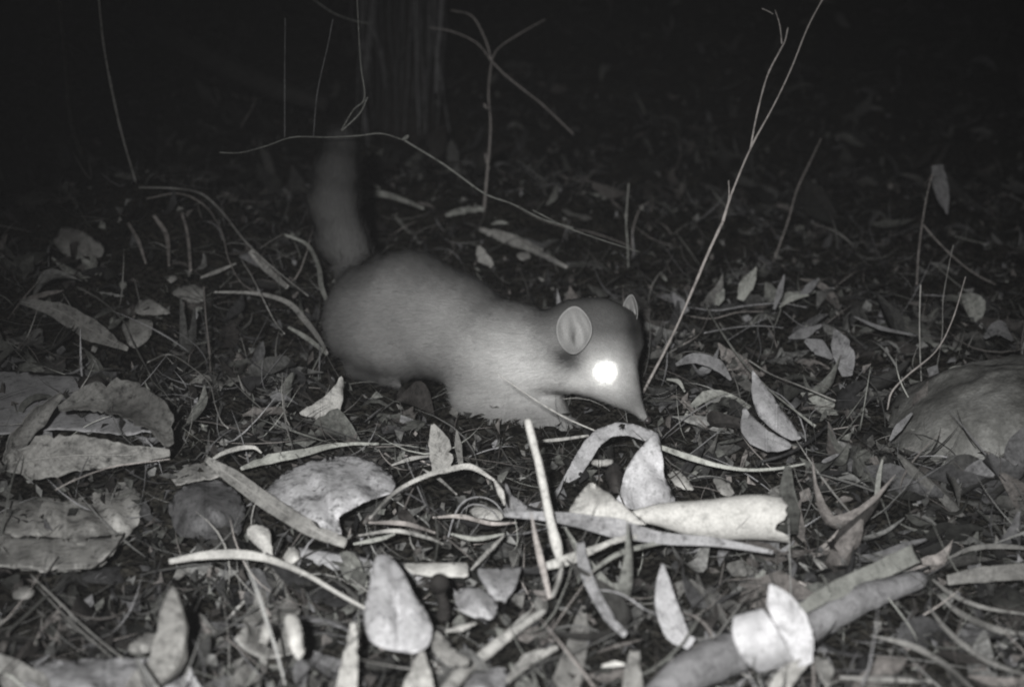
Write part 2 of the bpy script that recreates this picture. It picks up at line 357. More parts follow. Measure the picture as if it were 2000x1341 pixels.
    for _ in range(3):
        nb[:] = 0; ct[:] = 0; np.add.at(nb, E[:, 0], V[E[:, 1]]); np.add.at(nb, E[:, 1], V[E[:, 0]]); np.add.at(ct, E[:, 0], 1); np.add.at(ct, E[:, 1], 1); V = V*.5+.5*nb/ct[:, None]
    return V, Q
def coat(V):
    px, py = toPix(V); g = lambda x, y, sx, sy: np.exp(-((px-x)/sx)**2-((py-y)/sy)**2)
    c = np.full(len(V), .25); c += .17*np.clip((px-760)/260, 0, 1)  # rump darker than shoulder: flash falloff along the body put into the coat
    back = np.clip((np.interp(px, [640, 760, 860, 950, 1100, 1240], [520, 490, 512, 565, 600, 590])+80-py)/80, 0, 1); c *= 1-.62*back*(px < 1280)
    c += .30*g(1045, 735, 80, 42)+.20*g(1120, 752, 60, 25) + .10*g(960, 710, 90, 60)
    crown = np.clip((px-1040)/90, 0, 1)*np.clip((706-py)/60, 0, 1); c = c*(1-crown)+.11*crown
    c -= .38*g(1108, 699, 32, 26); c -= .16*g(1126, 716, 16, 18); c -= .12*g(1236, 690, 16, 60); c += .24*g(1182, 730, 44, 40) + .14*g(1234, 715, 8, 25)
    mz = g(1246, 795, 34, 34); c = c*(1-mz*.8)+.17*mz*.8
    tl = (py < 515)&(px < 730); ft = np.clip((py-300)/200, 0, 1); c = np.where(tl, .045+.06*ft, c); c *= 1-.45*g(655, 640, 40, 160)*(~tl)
    c *= 1-.62*g(740, 735, 150, 34); c *= 1-.3*g(960, 850, 90, 40)  # lower rump and belly darkened: underside shade put into the coat colour
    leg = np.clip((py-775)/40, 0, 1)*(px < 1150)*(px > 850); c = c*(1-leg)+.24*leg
    nv = np.sin(V[:, 0]*190+4*np.sin(V[:, 2]*130))*np.sin(V[:, 2]*260+3*np.sin(V[:, 0]*90+V[:, 1]*60)); nv2 = np.sin(V[:, 0]*520+6*np.sin(V[:, 2]*300))*np.sin(V[:, 2]*700)
    return np.clip(c*(1+.05*nv+.04*nv2), .04, .8)
AV, AQ = build_animal()
root = empty('nocturnal_mammal', (float(A(960, 870)[0]), 1.5, float(H(0, 1.5))))
tag(root, 'small pale furred night animal with one glowing eye and raised bushy tail', 'animal')
FM = attr_mat('fur', 'coat', .85, 900, .12, .25, (.72, 1.15))
hue = np.array([.99, .985, .97])
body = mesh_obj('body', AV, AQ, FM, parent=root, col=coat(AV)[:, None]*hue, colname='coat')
def fur(n=240000):
    me = body.data; N = np.zeros(len(AV)*3); me.vertex_normals.foreach_get('vector', N); N = N.reshape(-1, 3)
    q = AQ; a = AV[q[:, 0]]; ar = np.linalg.norm(np.cross(AV[q[:, 2]]-a, AV[q[:, 3]]-AV[q[:, 1]]), axis=1); f = rng.choice(len(q), n, p=ar/ar.sum())
    wt = rng.dirichlet((1, 1, 1, 1), n); p = sum(AV[q[f, i]]*wt[:, i:i+1] for i in range(4)); nr = sum(N[q[f, i]]*wt[:, i:i+1] for i in range(4)); nr /= np.linalg.norm(nr, axis=1)[:, None]
    px, py = toPix(p); tl = (py < 520)&(px < 735); fc = px > 1120
    fl = np.where(tl[:, None], [.1, .15, 1.0], [-1.0, .35, -.25]); fl = np.where(fc[:, None], [-.7, .3, .55], fl); lg = (py > 815)&(px < 1170); fl = np.where(lg[:, None], [.2, 0, -1], fl)
    fl = fl-nr*np.sum(fl*nr, 1)[:, None]; fl /= np.linalg.norm(fl, axis=1)[:, None]+1e-6
    cl = np.stack([np.sin(p[:, 2]*310+p[:, 0]*170), np.sin(p[:, 0]*260+p[:, 1]*200), np.sin(p[:, 0]*340-p[:, 2]*230)], -1)
    d = nr*.42+fl*.85+cl*.12+rng.normal(0, .14, (n, 3)); d /= np.linalg.norm(d, axis=1)[:, None]
    ln = np.where(tl, .0125, .0095); ln = np.where(px > 1060, .0065, ln); ln = np.where(fc, .004, ln); ln = np.where(py > 850, .002, ln); ln = ln*rng.uniform(.6, 1.25, n)*np.where(rng.random(n) < .07, 1.75, 1)
    ln = np.where((px-1182)**2+(py-725)**2 < 30**2, .0015, ln); ln = np.where((px-1121)**2+(py-645)**2 < 40**2, .003, ln)
    sd = np.cross(d, nr)+rng.normal(0, .12, (n, 3)); sd /= np.linalg.norm(sd, axis=1)[:, None]; wd = (.00034*np.where(tl, 1.2, 1))[:, None]
    mid = p+d*ln[:, None]*.55; tip = p+(d-nr*.25)*ln[:, None]
    V = np.stack([p-sd*wd, p+sd*wd, mid+sd*wd*.7, mid-sd*wd*.7, tip], 1).reshape(-1, 3); b = np.arange(n)*5
    F = [tuple(r) for r in np.stack([b, b+1, b+2, b+3], -1).tolist()]+[tuple(r) for r in np.stack([b+3, b+2, b+4], -1).tolist()]
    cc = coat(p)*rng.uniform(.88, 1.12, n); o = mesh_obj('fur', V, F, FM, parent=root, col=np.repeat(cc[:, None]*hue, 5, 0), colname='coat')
    nn = np.repeat(nr+rng.normal(0, .06, (n, 3)), 5, 0); nn /= np.linalg.norm(nn, axis=1)[:, None]; o.data.normals_split_custom_set_from_vertices(nn.tolist())
fur()
def ellipsoid(c, r, seg=24, rot=None):
    V = []; F = []; n = seg//2
    for i in range(n+1):
        for j in range(seg):
            th = math.pi*i/n; ph = 2*math.pi*j/seg; v = Vector((r[0]*math.sin(th)*math.cos(ph), r[1]*math.sin(th)*math.sin(ph), r[2]*math.cos(th)))
            if rot: v = rot@v
            V.append(np.array(c)+np.array(v))
    for i in range(n):
        for j in range(seg): F.append((i*seg+j, (i+1)*seg+j, (i+1)*seg+(j+1) % seg, i*seg+(j+1) % seg))
    return V, F
# the flash thrown back by the eye, put in as the eye's own emission
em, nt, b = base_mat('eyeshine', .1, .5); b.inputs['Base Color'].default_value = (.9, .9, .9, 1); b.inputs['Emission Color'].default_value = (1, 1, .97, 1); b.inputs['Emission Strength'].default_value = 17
dark, nt, b = base_mat('dark_wet_skin', .35, .5); b.inputs['Base Color'].default_value = (.05, .045, .045, 1)
def surfY(px, py, dflt):
    x, y = toPix(AV); k = ((x-px)**2+(y-py)**2) < 36; return float(AV[k][:, 1].min()) if k.any() else dflt
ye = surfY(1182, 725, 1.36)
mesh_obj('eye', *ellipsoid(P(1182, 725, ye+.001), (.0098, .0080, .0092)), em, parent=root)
mesh_obj('nose', *ellipsoid(P(1264, 820, surfY(1258, 814, 1.39)+.003), (.0045, .005, .004)), dark, parent=root)
def ear(cx, cy, rx, ry, Y, turn, back, tone, nm='ear'):
    V = []; F = []; K = []; nr_, ns = 14, 44; s = S(Y); cen = np.array(P(cx, cy, Y))
    for i in range(nr_+1):
        r = i/nr_
        for j in range(ns):
            a = 2*math.pi*j/ns; up = math.sin(a); wx = rx*(1-.22*max(0, up)**2-.24*max(0, -up)**2)*(1+.03*math.sin(3*a+1))
            x = r*wx*math.cos(a); z = r*ry*up; dish = .0085*(1-r**3)
            fold = -.004*math.exp(-((x/rx+.42)/.2)**2)*(1-r)*1.4 - .005*math.exp(-(((x/rx-.12)/.22)**2+((z/ry+.35)/.32)**2)) + .0012*math.sin(x/rx*7+z/ry*5)*r*(1-r)*3
            q = (x/rx, z/ry); K.append(tone*(1-.55*math.exp(-((q[0]+.10)/.20)**2-((q[1]+.30)/.40)**2)+.22*math.exp(-((q[0]-.22)/.14)**2-((q[1]+.25)/.4)**2)-.30*math.exp(-((q[1]+1.0)/.28)**2))*(.94+.06*math.sin(q[0]*9+q[1]*5)))  # inner ear darker, ridge lighter: shading of the folds put into the colour
            l = Vector((x*s, dish+fold-.004*r*max(0, -math.cos(a)), z*s)); l = Matrix.Rotation(turn, 3, 'Z')@(Matrix.Rotation(back, 3, 'X')@l); V.append(cen+np.array(l))
    for i in range(nr_):
        for j in range(ns): F.append((i*ns+j, i*ns+(j+1) % ns, (i+1)*ns+(j+1) % ns, (i+1)*ns+j))
    return mesh_obj(nm, V, F, FM, parent=root, thick=.0009, col=np.array(K)[:, None]*hue, colname='coat')
ear(1121, 645, 35, 48, surfY(1118, 650, 1.37)-.0150, R(-12), R(-8), .34)
ear(1231, 612, 15, 38, 1.425, R(-30), R(-4), .24)

# ------------------------------------------------------------------ upright and hanging stems
ST = 'thin stems standing in the litter'
stem('grass_stem', 'shorter of two pale hanging stems at the upper left, kinked near its foot', 'stem', [(162, 308), (146, 268), (134, 215), (124, 100), (113, -10)], [3.4, 4.6, 3.6], .85, WARM, group=ST, lean=.0028)
stem('grass_stem', 'longer of two pale upright stems at the upper left, foot beside the arching twig', 'stem', [(267, 362), (235, 250), (205, 105), (192, -10)], [2.6, 4, 3.4], .8, WARM, group=ST, lean=.0012)
stem('sapling', 'bare reddish sapling with forked thin top standing alone behind the animal back', 'sapling', [(945, 412), (951, 345), (958, 250), (954, 180), (960, 118)], [5, 4, 2.6, 2.2, 2.2], .42, RED, lean=0, group=None,
     branches=[('branch', [(960, 120), (932, 85), (884, 62), (838, 54)], [1.3, .9]), ('branch', [(960, 118), (948, 78), (922, 32), (880, 20)], [1.8, 1.0]), ('branch', [(961, 115), (976, 92), (1022, 62), (1065, 38)], [1.2, .8]),
               ('branch', [(961, 120), (985, 145), (1022, 175), (1060, 205), (1120, 262)], [1.8, 1.0]), ('bud', [(952, 212), (947, 207), (946, 203)], [1.5, 2.4, 1.5]), ('bud', [(955, 330), (950, 315), (948, 300)], [1.6, 1.2])])
stem('dead_twig', 'tall bare leaning twig rising to the top right from beside the animal nose', 'twig', [(1255, 768), (1318, 645), (1385, 490), (1412, 432)], [5, 4.6, 5.5, 6.5], .50, RED, lean=-.0002, wob=.1,
     branches=[('branch', [(1412, 432), (1423, 395), (1436, 360), (1468, 285), (1510, 208), (1545, 135), (1577, 55), (1610, -8)], [3.4, 2.4, 2.0, 1.6, 1.6, 1.4]),
               ('branch', [(1466, 288), (1478, 225), (1498, 150), (1524, 98), (1533, 80), (1539, 54)], [1.6, 1.8, 1.4]), ('branch', [(1527, 86), (1523, 50), (1514, 20)], [1.3, .9]), ('branch', [(1510, 28), (1500, 22), (1488, 17)], [.9, .9]), ('branch', [(1422, 398), (1424, 375), (1423, 352)], [1.6, 1])])
stem('dead_twig', 'short straight upright twig standing above the animal head', 'twig', [(1227, 522), (1226, 480), (1223, 430), (1228, 358)], [3, 2.4, 1.6], .5, GREEN, group=ST, lean=0)
stem('dead_twig', 'short bent twig with hooked tip beside the straight one above the head', 'twig', [(1233, 490), (1238, 440), (1252, 405), (1268, 395)], [2, 1.4], .45, RED, group=ST, lean=0)
stem('dead_twig', 'slender faint twig curving up right of the tall leaning twig', 'twig', [(1510, 512), (1538, 435), (1556, 372), (1578, 325), (1604, 270)], [2.2, 1.8, 1.2], .45, RED, group=ST, lean=0)
stem('dead_twig', 'dim upright twig at the far right reaching the drooping leaf', 'twig', [(1790, 562), (1795, 485), (1806, 405), (1815, 362), (1822, 340)], [2.4, 2, 1.4], .42, RED, group=ST, lean=0,
     branches=[('branch', [(1804, 440), (1830, 470), (1866, 505), (1905, 535), (1950, 558)], [1.4, 1.0])])
stem('dead_twig', 'straight pale twig stuck upright in the dark hollow before the rounded rock', 'twig', [(1800, 752), (1797, 690), (1796, 620), (1798, 556)], [1.6, 2.2, 2.2, 3], .5, WARM, group=ST, lean=0)
stem('dead_twig', 'curved twig sweeping up to the right before the rounded rock', 'twig', [(1733, 800), (1742, 765), (1772, 733), (1828, 685), (1860, 625), (1886, 540)], [2.6, 3.4, 3, 2.2, 1.8], .5, RED, group=ST, lean=-.0002)
stem('dead_twig', 'thin dark twig leaning just right of the straight pale one near the rock', 'twig', [(1826, 736), (1840, 655), (1842, 585), (1853, 520), (1862, 478)], [1.6, 1.4, 1.2], .35, WARM, group=ST, lean=0)
stem('hanging_creeper', 'dark creeper stretched level over the tail then slanting down behind the back', 'creeper', [(428, 298), (470, 298), (520, 285), (572, 268), (640, 268), (700, 265), (745, 261), (790, 274)], [2, 1.6, 2.0, 1.8, 3, 1.6], .17, GREEN, Y0=1.66, anchor=(745, 400), lean=0,
     branches=[('branch', [(790, 274), (868, 322), (945, 377), (1000, 398), (1060, 428), (1120, 445)], [2.2, 2.0, 1.6]), ('bud', [(786, 273), (794, 268), (798, 264)], [3, 4, 2]), ('branch', [(1040, 410), (1110, 445), (1180, 470), (1250, 492)], [1.5, 1.0])])
stem('hanging_fibre', 'straight grey fibre hanging onto the left half of the dark creeper', 'fibre', [(556, 268), (556, 150), (557, 35)], [1.2, 1.2], .2, COOL, Y0=1.7, anchor=(556, 300), lean=0)
stem('hanging_fibre', 'slanting grey fibre hanging onto the dark creeper just left of the tail', 'fibre', [(612, 268), (620, 180), (640, 90), (650, 38)], [1.2, 1.2], .2, COOL, Y0=1.7, anchor=(612, 300), lean=0)
stem('hanging_fibre', 'faint forked fibre dangling above the tip of the tail', 'fibre', [(666, 255), (690, 215), (712, 190), (704, 120), (697, -10)], [1.2, 1.6, 1.4], .3, GREEN, Y0=1.75, anchor=(612, 300), lean=0, branches=[('branch', [(668, 255), (702, 222), (718, 190)], [1, 1])])
stem('dead_twig', 'faint thin twig slanting in the dark left of the hanging fibres', 'twig', [(470, 250), (480, 232), (492, 212), (499, 192)], [1.4, 1], .3, RED, Y0=2.5, anchor=(470, 300), lean=0)
# fence of dead stems left of the animal
stem('arching_twig', 'long arching twig bent over to the lower right beside the tail', 'twig', [(270, 366), (340, 368), (392, 378), (432, 412), (478, 470), (530, 520), (602, 578)], [2, 3, 3.4, 4, 3.6, 3, 1.6], .42, WARM, mode='ground', lift=.045)
stem('arching_twig', 'thinner inner arching twig curving down inside the long one', 'twig', [(286, 388), (350, 378), (400, 402), (432, 450), (446, 505), (470, 550), (510, 578)], [2, 3, 2.4, 2.2, 1.4], .36, RED, mode='ground', lift=.035)
blade('dry_stalk', 'split dry blade end lying below the bend of the long arching twig', 'blade', [(488, 490), (520, 525), (562, 562)], [8, 14, 9], .3, tone=.5, mode='ground', lift=.03, vein=.2)
stem('dead_twig', 'thin pale drooping twig below the arching twigs left of the rump', 'twig', [(470, 505), (492, 540), (512, 580), (535, 625), (556, 652)], [1.6, 2.2, 2, 1.4], .55, WARM, mode='ground', lift=.05)
blade('dry_stalk', 'greenish bent blade kinked over beside the base of the tail', 'blade', [(556, 458), (600, 478), (622, 520), (628, 560), (645, 602)], [4, 7, 8, 10, 6], .3, tone=.42, hue=GREEN, mode='ground', lift=.05, vein=.2)
stem('dead_twig', 'thin straight twig rising from the left to the kinked blade', 'twig', [(508, 485), (530, 470), (556, 455)], [1.6, 1.4], .4, WARM, mode='ground', lift=.045)
for (pts, ww, lab) in [([(250, 435), (270, 470), (285, 515)], [5, 7, 3], 'leftmost short curved rib of dead leaf under the arching twigs'), ([(300, 420), (325, 460), (330, 520)], [6, 9, 4], 'middle dull curved strip under the arching twigs'), ([(355, 415), (366, 460), (372, 530)], [5, 7, 6], 'right short curved rib under the arching twigs')]:
    blade('dry_stalk', lab, 'blade', pts, ww, .4, tone=.34, hue=RED, mode='ground', lift=.03, vein=.2)
blade('leaf_strip', 'short pale strip crossing under the inner arching twig', 'blade', [(392, 542), (425, 530), (462, 514)], [4, 8, 3], .3, tone=.42, mode='ground', lift=.03, vein=.2)
blade('arching_stalk', 'broad dull blade arching down to the animal haunch', 'blade', [(415, 570), (500, 573), (560, 590), (595, 625), (622, 660), (640, 690)], [4, 7, 10, 12, 8, 3], .3, tone=.38, mode='ground', lift=.03, vein=.3)
blade('arching_stalk', 'narrow yellowish blade lying just below the broad one at the haunch', 'blade', [(562, 638), (600, 660), (640, 692)], [5, 10, 6], .3, tone=.42, hue=GREEN, mode='ground', lift=.028, vein=.3)
stem('dead_twig', 'dark upright twig left of the animal, broken and lumpy', 'twig', [(412, 738), (408, 680), (402, 620), (398, 560)], [3.4, 4, 3, 3.4], .14, RED, lean=-.0002, wob=.25)
stem('dead_twig', 'pale kinked twig at left with a bent elbow pointing up', 'twig', [(288, 707), (330, 692), (372, 715), (408, 748), (420, 790), (432, 822), (446, 836)], [3, 3, 2.6, 2.2, 2.4, 3], .42, WARM, mode='ground', lift=.03)
stem('dead_twig', 'dark thin twig running down right between haunch and pale leaves', 'twig', [(440, 730), (480, 770), (530, 815), (565, 852)], [2, 2.6, 3, 2.2], .2, WARM, mode='ground', lift=.025)
stem('root_fibre', 'brown root running down right at the far left of the frame', 'root', [(150, 560), (195, 585), (240, 625), (262, 672), (295, 735)], [3, 3.4, 3.6, 3], .16, WARM, mode='ground', lift=.02)

# ------------------------------------------------------------------ left side leaves
blade('dry_leaf', 'long narrow dull leaf lying far left above the big bark sheet', 'leaf', [(38, 588), (110, 605), (180, 645), (250, 682)], [10, 34, 44, 8], .25, tone=.30, mode='ground', lift=.03, midrib=True)
sheet('dry_leaf', 'small squarish pale leaf scrap at left above the kinked twig', 'leaf', [(236, 628), (270, 620), (300, 622), (296, 655), (280, 672), (262, 684), (244, 662)], .34, dome=.006, lean=-.001)
sheet('dry_leaf', 'pointed dull leaf with a bright tip curling at left of the arches', 'leaf', [(255, 608), (272, 585), (290, 578), (312, 592), (336, 612), (300, 616), (270, 614)], .34, dome=.01)
sheet('dry_leaf', 'small rounded dull leaf directly below the right curved rib', 'leaf', [(330, 572), (352, 556), (378, 552), (402, 562), (400, 590), (372, 592), (350, 582)], .27, dome=.01)
sheet('dry_leaf', 'tiny pale leaf scrap left of the rounded dull leaf', 'leaf', [(322, 538), (348, 534), (350, 548), (335, 554), (322, 550)], .38, dome=.003)
sheet('dry_leaf', 'triangular olive scrap at left between root and dull leaf', 'leaf', [(228, 552), (252, 545), (250, 562), (238, 570)], .30, hue=GREEN, dome=.003)
sheet('dry_leaf', 'crumpled grey leaf heap piece at the far left middle', 'leaf', [(100, 470), (125, 440), (160, 450), (205, 480), (200, 505), (160, 500), (140, 515), (118, 490)], .28, dome=.02, wave=.01)
sheet('bark_sheet', 'large smooth pale sheet of bark lying at the left edge', 'bark', [(-40, 722), (60, 726), (150, 733), (240, 752), (300, 772), (332, 790), (322, 838), (250, 850), (120, 838), (-40, 850)], .42, COOL, blotch=.25, vein=.0, lean=-.0015, dome=.012, wave=.003, lift=.02)
o = mesh_obj('bark_crumb', *ellipsoid(P(176, 748, YG(176, 752, .034)), (.0125, .008, .007), 12), litter_mat(.03, RED, .3), base=P(176, 748, YG(176, 752, .034)))
for v in o.data.vertices: v.co += Vector(noise.noise_vector(v.co*160))*.006
tag(o, 'small dark chip lying on the pale bark sheet', 'bark chip')
blade('curled_leaf', 'dark leaf standing and curling up at the far left edge', 'leaf', [(8, 905), (30, 858), (70, 812), (120, 768)], [16, 46, 44, 16], .5, roll=.5, tone=.22, lean=-.0004, lift=.02)
blade('curled_leaf', 'broad dark arched leaf resting on the pale bark sheet', 'leaf', [(115, 800), (175, 782), (240, 788), (300, 822), (330, 872)], [14, 56, 92, 70, 20], .55, roll=-.35, tone=.16, mode='ground', lift=.05, blotch=.8, ragged=.07)
blade('curled_leaf', 'long grey leaf tapering to a point toward the right under the arched one', 'leaf', [(15, 905), (80, 895), (160, 888), (240, 888), (332, 884)], [30, 84, 78, 48, 14], .4, tone=.33, mode='ground', lift=.035, blotch=.8, ragged=.06, midrib=True)
stem('dead_twig', 'fine reddish twig bowed over the big mottled leaf at left', 'twig', [(108, 956), (150, 935), (215, 912), (275, 903), (332, 896)], [2, 2.6, 2.6, 2], .5, RED, mode='ground', lift=.055)
sheet('mottled_leaf', 'big crumpled mottled leaf with a ragged lower edge at left', 'leaf', [(28, 985), (80, 968), (140, 975), (200, 955), (252, 940), (275, 965), (278, 1000), (262, 1035), (235, 1060), (200, 1105), (120, 1118), (40, 1112), (-20, 1100), (-20, 1010)], .44, blotch=.75, vein=.35, lean=-.0010, dome=.025, wave=.008, lift=.02, ragged=2.5, crease=((40, 1060), (270, 1035), .010))
sheet('flat_leaf', 'flat pale leaf lying below the big mottled leaf at the left edge', 'leaf', [(-30, 1040), (60, 1046), (150, 1052), (245, 1042), (215, 1080), (185, 1108), (100, 1112), (-30, 1105)], .44, blotch=.6, vein=.25, lean=-.0012, dome=.004, lift=.035)
sheet('pale_leaf', 'pale flat scrap pointing left beneath the curled white rim', 'leaf', [(322, 922), (370, 905), (418, 893), (446, 905), (452, 925), (400, 938), (345, 948)], .44, dome=.008, lean=-.0012)
sheet('dark_bark', 'dark rounded mossy bark lump left of the patchy white leaf', 'bark', [(325, 985), (360, 945), (420, 935), (465, 955), (480, 1000), (470, 1045), (400, 1055), (345, 1045)], .17, COOL, blotch=.7, dome=.035, wave=.006, lean=-.0006)
blade('curled_leaf', 'thin white curled rim like a hook above the patchy white leaf', 'leaf', [(408, 902), (432, 886), (465, 875), (495, 873), (511, 884)], [4, 7, 9, 7, 3], .4, tone=.62, mode='ground', lift=.045, vein=.1)
blade('long_stalk', 'pale edged blade sweeping right beneath the animal belly', 'blade', [(470, 915), (525, 896), (590, 884), (660, 868), (740, 866)], [6, 20, 16, 10, 5], .4, tone=.5, hue=GREEN, mode='ground', lift=.03, vein=.3)
sheet('patchy_leaf', 'broad leaf with bright frosted white patches below the haunch', 'leaf', [(512, 965), (560, 915), (620, 895), (690, 888), (740, 905), (775, 940), (770, 960), (700, 985), (660, 1010), (670, 1045), (620, 1030), (560, 1005)], .66, COOL, blotch=.95, vein=.15, lean=-.0010, dome=.028, wave=.006, lift=.018, rough=.8)
blade('narrow_leaf', 'long narrow leaf slanting down right with a pale lower tip', 'leaf', [(402, 895), (455, 932), (530, 985), (600, 1028), (676, 1062)], [12, 34, 36, 32, 20], .35, tone=.42, mode='ground', lift=.045, blotch=.45, midrib=True)
sheet('upright_leaf', 'triangular pale leaf with a tall hooked tip below the belly', 'leaf', [(578, 806), (610, 790), (640, 770), (658, 748), (668, 728), (672, 752), (670, 780), (664, 805), (652, 824), (615, 820)], .48, blotch=.3, dome=.010, lean=-.0003)
sheet('torn_leaf', 'torn white fragment with a jagged edge beside the mossy lump', 'leaf', [(480, 1032), (500, 1022), (526, 1030), (532, 1070), (536, 1108), (518, 1090), (508, 1068), (494, 1062), (482, 1046)], .60, blotch=.2, dome=.004, lean=-.0004, step=6)
sheet('leaf_chip', 'small bright rounded chip just right of the torn white fragment', 'leaf', [(552, 1080), (566, 1066), (584, 1068), (588, 1090), (574, 1104), (556, 1098)], .62, blotch=.2, dome=.006, step=6)
stem('pale_branch', 'soft pale debarked stick lying across behind the cupped leaf', 'branch', [(575, 1085), (640, 1100), (740, 1118), (830, 1130), (870, 1150)], [22, 26, 28, 30, 24], .40, COOL, mode='ground', lift=.0, wob=.04)
blade('flat_straw', 'pale flattened straw bending to the right across the left foreground', 'straw', [(330, 1096), (400, 1084), (470, 1082), (530, 1093), (600, 1122), (660, 1158), (718, 1190)], [10, 17, 18, 14, 9, 8, 6], .35, tone=.56, mode='ground', lift=.05, blotch=.2, vein=.1)
blade('standing_leaf', 'dull leaf flaring downward, narrow at its top, left of the cupped leaf', 'leaf', [(548, 1108), (540, 1160), (528, 1215), (520, 1285)], [70, 66, 110, 160], .45, tone=.36, lean=-.0009, lift=.02, blotch=.6, midrib=True)
sheet('small_pale_leaf', 'small glossy pale oval in front of the flaring leaf', 'leaf', [(556, 1200), (575, 1195), (590, 1225), (596, 1275), (582, 1290), (566, 1262), (556, 1230)], .64, blotch=.2, dome=.010, lean=-.0004, lift=.045, step=7)
sheet('small_pale_leaf', 'tiny pale oval left of the small glossy oval', 'leaf', [(505, 1232), (520, 1210), (532, 1222), (522, 1262), (508, 1262)], .5, blotch=.2, dome=.008, lean=-.0004, lift=.045, step=7)
stem('dead_stick', 'upper of two parallel dull sticks slanting in the lower left', 'stick', [(60, 1122), (110, 1170), (170, 1228), (240, 1285)], [4, 6, 6, 4], .28, WARM, mode='ground', lift=.03)
stem('dead_stick', 'lower dull stick paired beside the other in the lower left', 'stick', [(70, 1142), (130, 1205), (180, 1250), (218, 1282)], [4, 5, 5, 3], .22, WARM, mode='ground', lift=.025)
sheet('rounded_stone', 'broad pale mottled leaf sheet along the bottom left edge', 'leaf', [(40, 1312), (110, 1290), (220, 1283), (320, 1286), (370, 1300), (395, 1345), (380, 1400), (30, 1400)], .46, COOL, blotch=.8, lean=-.0004, dome=.03, wave=.004, lift=.01)
bpy.data.objects['rounded_stone'].name = 'mottled_leaf'
sheet('oval_leaf', 'dull oval leaf pointing up right above the bottom left leaf sheet', 'leaf', [(245, 1270), (268, 1240), (305, 1228), (322, 1240), (315, 1262), (280, 1278)], .34, blotch=.4, dome=.012, lean=-.0008, lift=.02)
sheet('pale_leaf', 'dim pale oval near the sticks at the far lower left', 'leaf', [(18, 1155), (40, 1140), (66, 1142), (70, 1160), (48, 1172), (24, 1170)], .34, blotch=.3, dome=.01, lean=-.001, lift=.02)
blade('narrow_leaf', 'pale soft leaf standing at the bottom edge under the flaring leaf', 'leaf', [(470, 1400), (478, 1340), (505, 1300), (520, 1288)], [70, 62, 30, 6], .5, tone=.42, lean=-.0011, lift=.02, blotch=.7)
blade('narrow_leaf', 'dark curved leaf at the bottom between flaring leaf and pale strip', 'leaf', [(640, 1400), (632, 1330), (612, 1280), (575, 1240)], [60, 56, 30, 6], .5, tone=.24, lean=-.0011, lift=.02, blotch=.7)
blade('pale_strip', 'upright pale bark strip at the bottom edge left of the cupped leaf', 'bark strip', [(672, 1400), (678, 1330), (686, 1270), (690, 1215)], [52, 46, 32, 14], .4, tone=.56, lean=-.0004, lift=.03, vein=.1)

# ------------------------------------------------------------------ middle foreground
sheet('cupped_leaf', 'large bright cupped leaf standing with a dark centre rib in the middle foreground', 'leaf', [(733, 1085), (752, 1078), (768, 1090), (790, 1120), (808, 1160), (835, 1195), (846, 1230), (838, 1262), (808, 1276), (770, 1270), (735, 1262), (715, 1240), (710, 1200), (720, 1150), (728, 1110)], .54, COOL, blotch=.4, vein=.3, dome=.013, wave=.002, lift=.05, lean=-.0005, ragged=.5, crease=((768, 1090), (785, 1272), .016))
mid = stem('seed_pod', 'round black seed capsule on a short dark stalk beside the cupped leaf', 'seed pod', [(866, 1205), (866, 1180), (860, 1158)], [17, 13, 9], .03, RED, Y0=YG(866, 1225, .02), anchor=(866, 1205), lean=0)
mesh_obj('capsule', *ellipsoid(P(858, 1138, YG(866, 1225, .02)-.003), (.0072, .0072, .0072), 16), litter_mat(.028, RED, .3), parent=mid)
sheet('pale_strip', 'flat white squared strip lying right of the cupped leaf top', 'bark strip', [(784, 1098), (840, 1097), (914, 1098), (916, 1126), (850, 1126), (800, 1118)], .60, WARM, blotch=.15, vein=0, lean=-.0008, dome=.004, lift=.035)
sheet('pale_leaf', 'crumpled whitish leaf between black seed capsule and fallen stick', 'leaf', [(882, 1160), (910, 1142), (950, 1150), (975, 1185), (965, 1208), (925, 1205), (895, 1190)], .54, COOL, blotch=.5, dome=.02, wave=.008, lift=.02)
sheet('pale_leaf', 'folded grey leaf standing behind the crumpled whitish leaf', 'leaf', [(930, 1108), (985, 1110), (1020, 1105), (1010, 1140), (985, 1178), (960, 1165), (940, 1135)], .42, COOL, blotch=.5, dome=.012, lift=.03, crease=((975, 1105), (975, 1180), .012))
blade('upright_straw', 'thick pale straw with a rounded head standing before the animal chest', 'straw', [(1098, 1112), (1086, 1060), (1068, 985), (1052, 905), (1038, 850), (1030, 818)], [5, 24, 19, 17, 18, 15], .0, tone=.66, lean=-.0003, lift=.03, arc=3.0, blotch=.1, vein=.0)
blade('thin_stalk', 'thin pointed reddish blade just left of the thick straw foot', 'blade', [(1074, 1168), (1058, 1100), (1046, 1050), (1037, 1000)], [8, 12, 8, 2], .4, tone=.46, hue=RED, lean=-.0003, lift=.04)
blade('thin_stalk', 'thin dark blade leaning against the foot of the thick straw', 'blade', [(1078, 1165), (1092, 1130), (1098, 1095)], [8, 10, 5], .4, tone=.30, lean=-.0003, lift=.04)
stem('grass_stem', 'fine pale stem slanting down in front of the animal chest to the hooked leaf', 'stem', [(966, 726), (1010, 757), (1062, 791), (1110, 818), (1165, 842)], [1.2, 2.0, 2.6, 3.0, 2.6], .66, WARM, Y0=1.27, anchor=(1165, 842), lean=.0002)
blade('arching_stalk', 'thin pale blade arching like a bow below the animal forefoot', 'blade', [(722, 1012), (770, 962), (830, 930), (880, 916), (920, 912), (966, 938)], [3, 7, 9, 11, 12, 4], .4, tone=.60, mode='ground', lift=.06, vein=.1)
blade('small_stalk', 'small white pointed blade hanging off the bow shaped blade end', 'blade', [(986, 986), (978, 962), (966, 938)], [2, 13, 4], .4, tone=.7, lean=-.0002, lift=.055, vein=.1, anchor=(986, 1010))
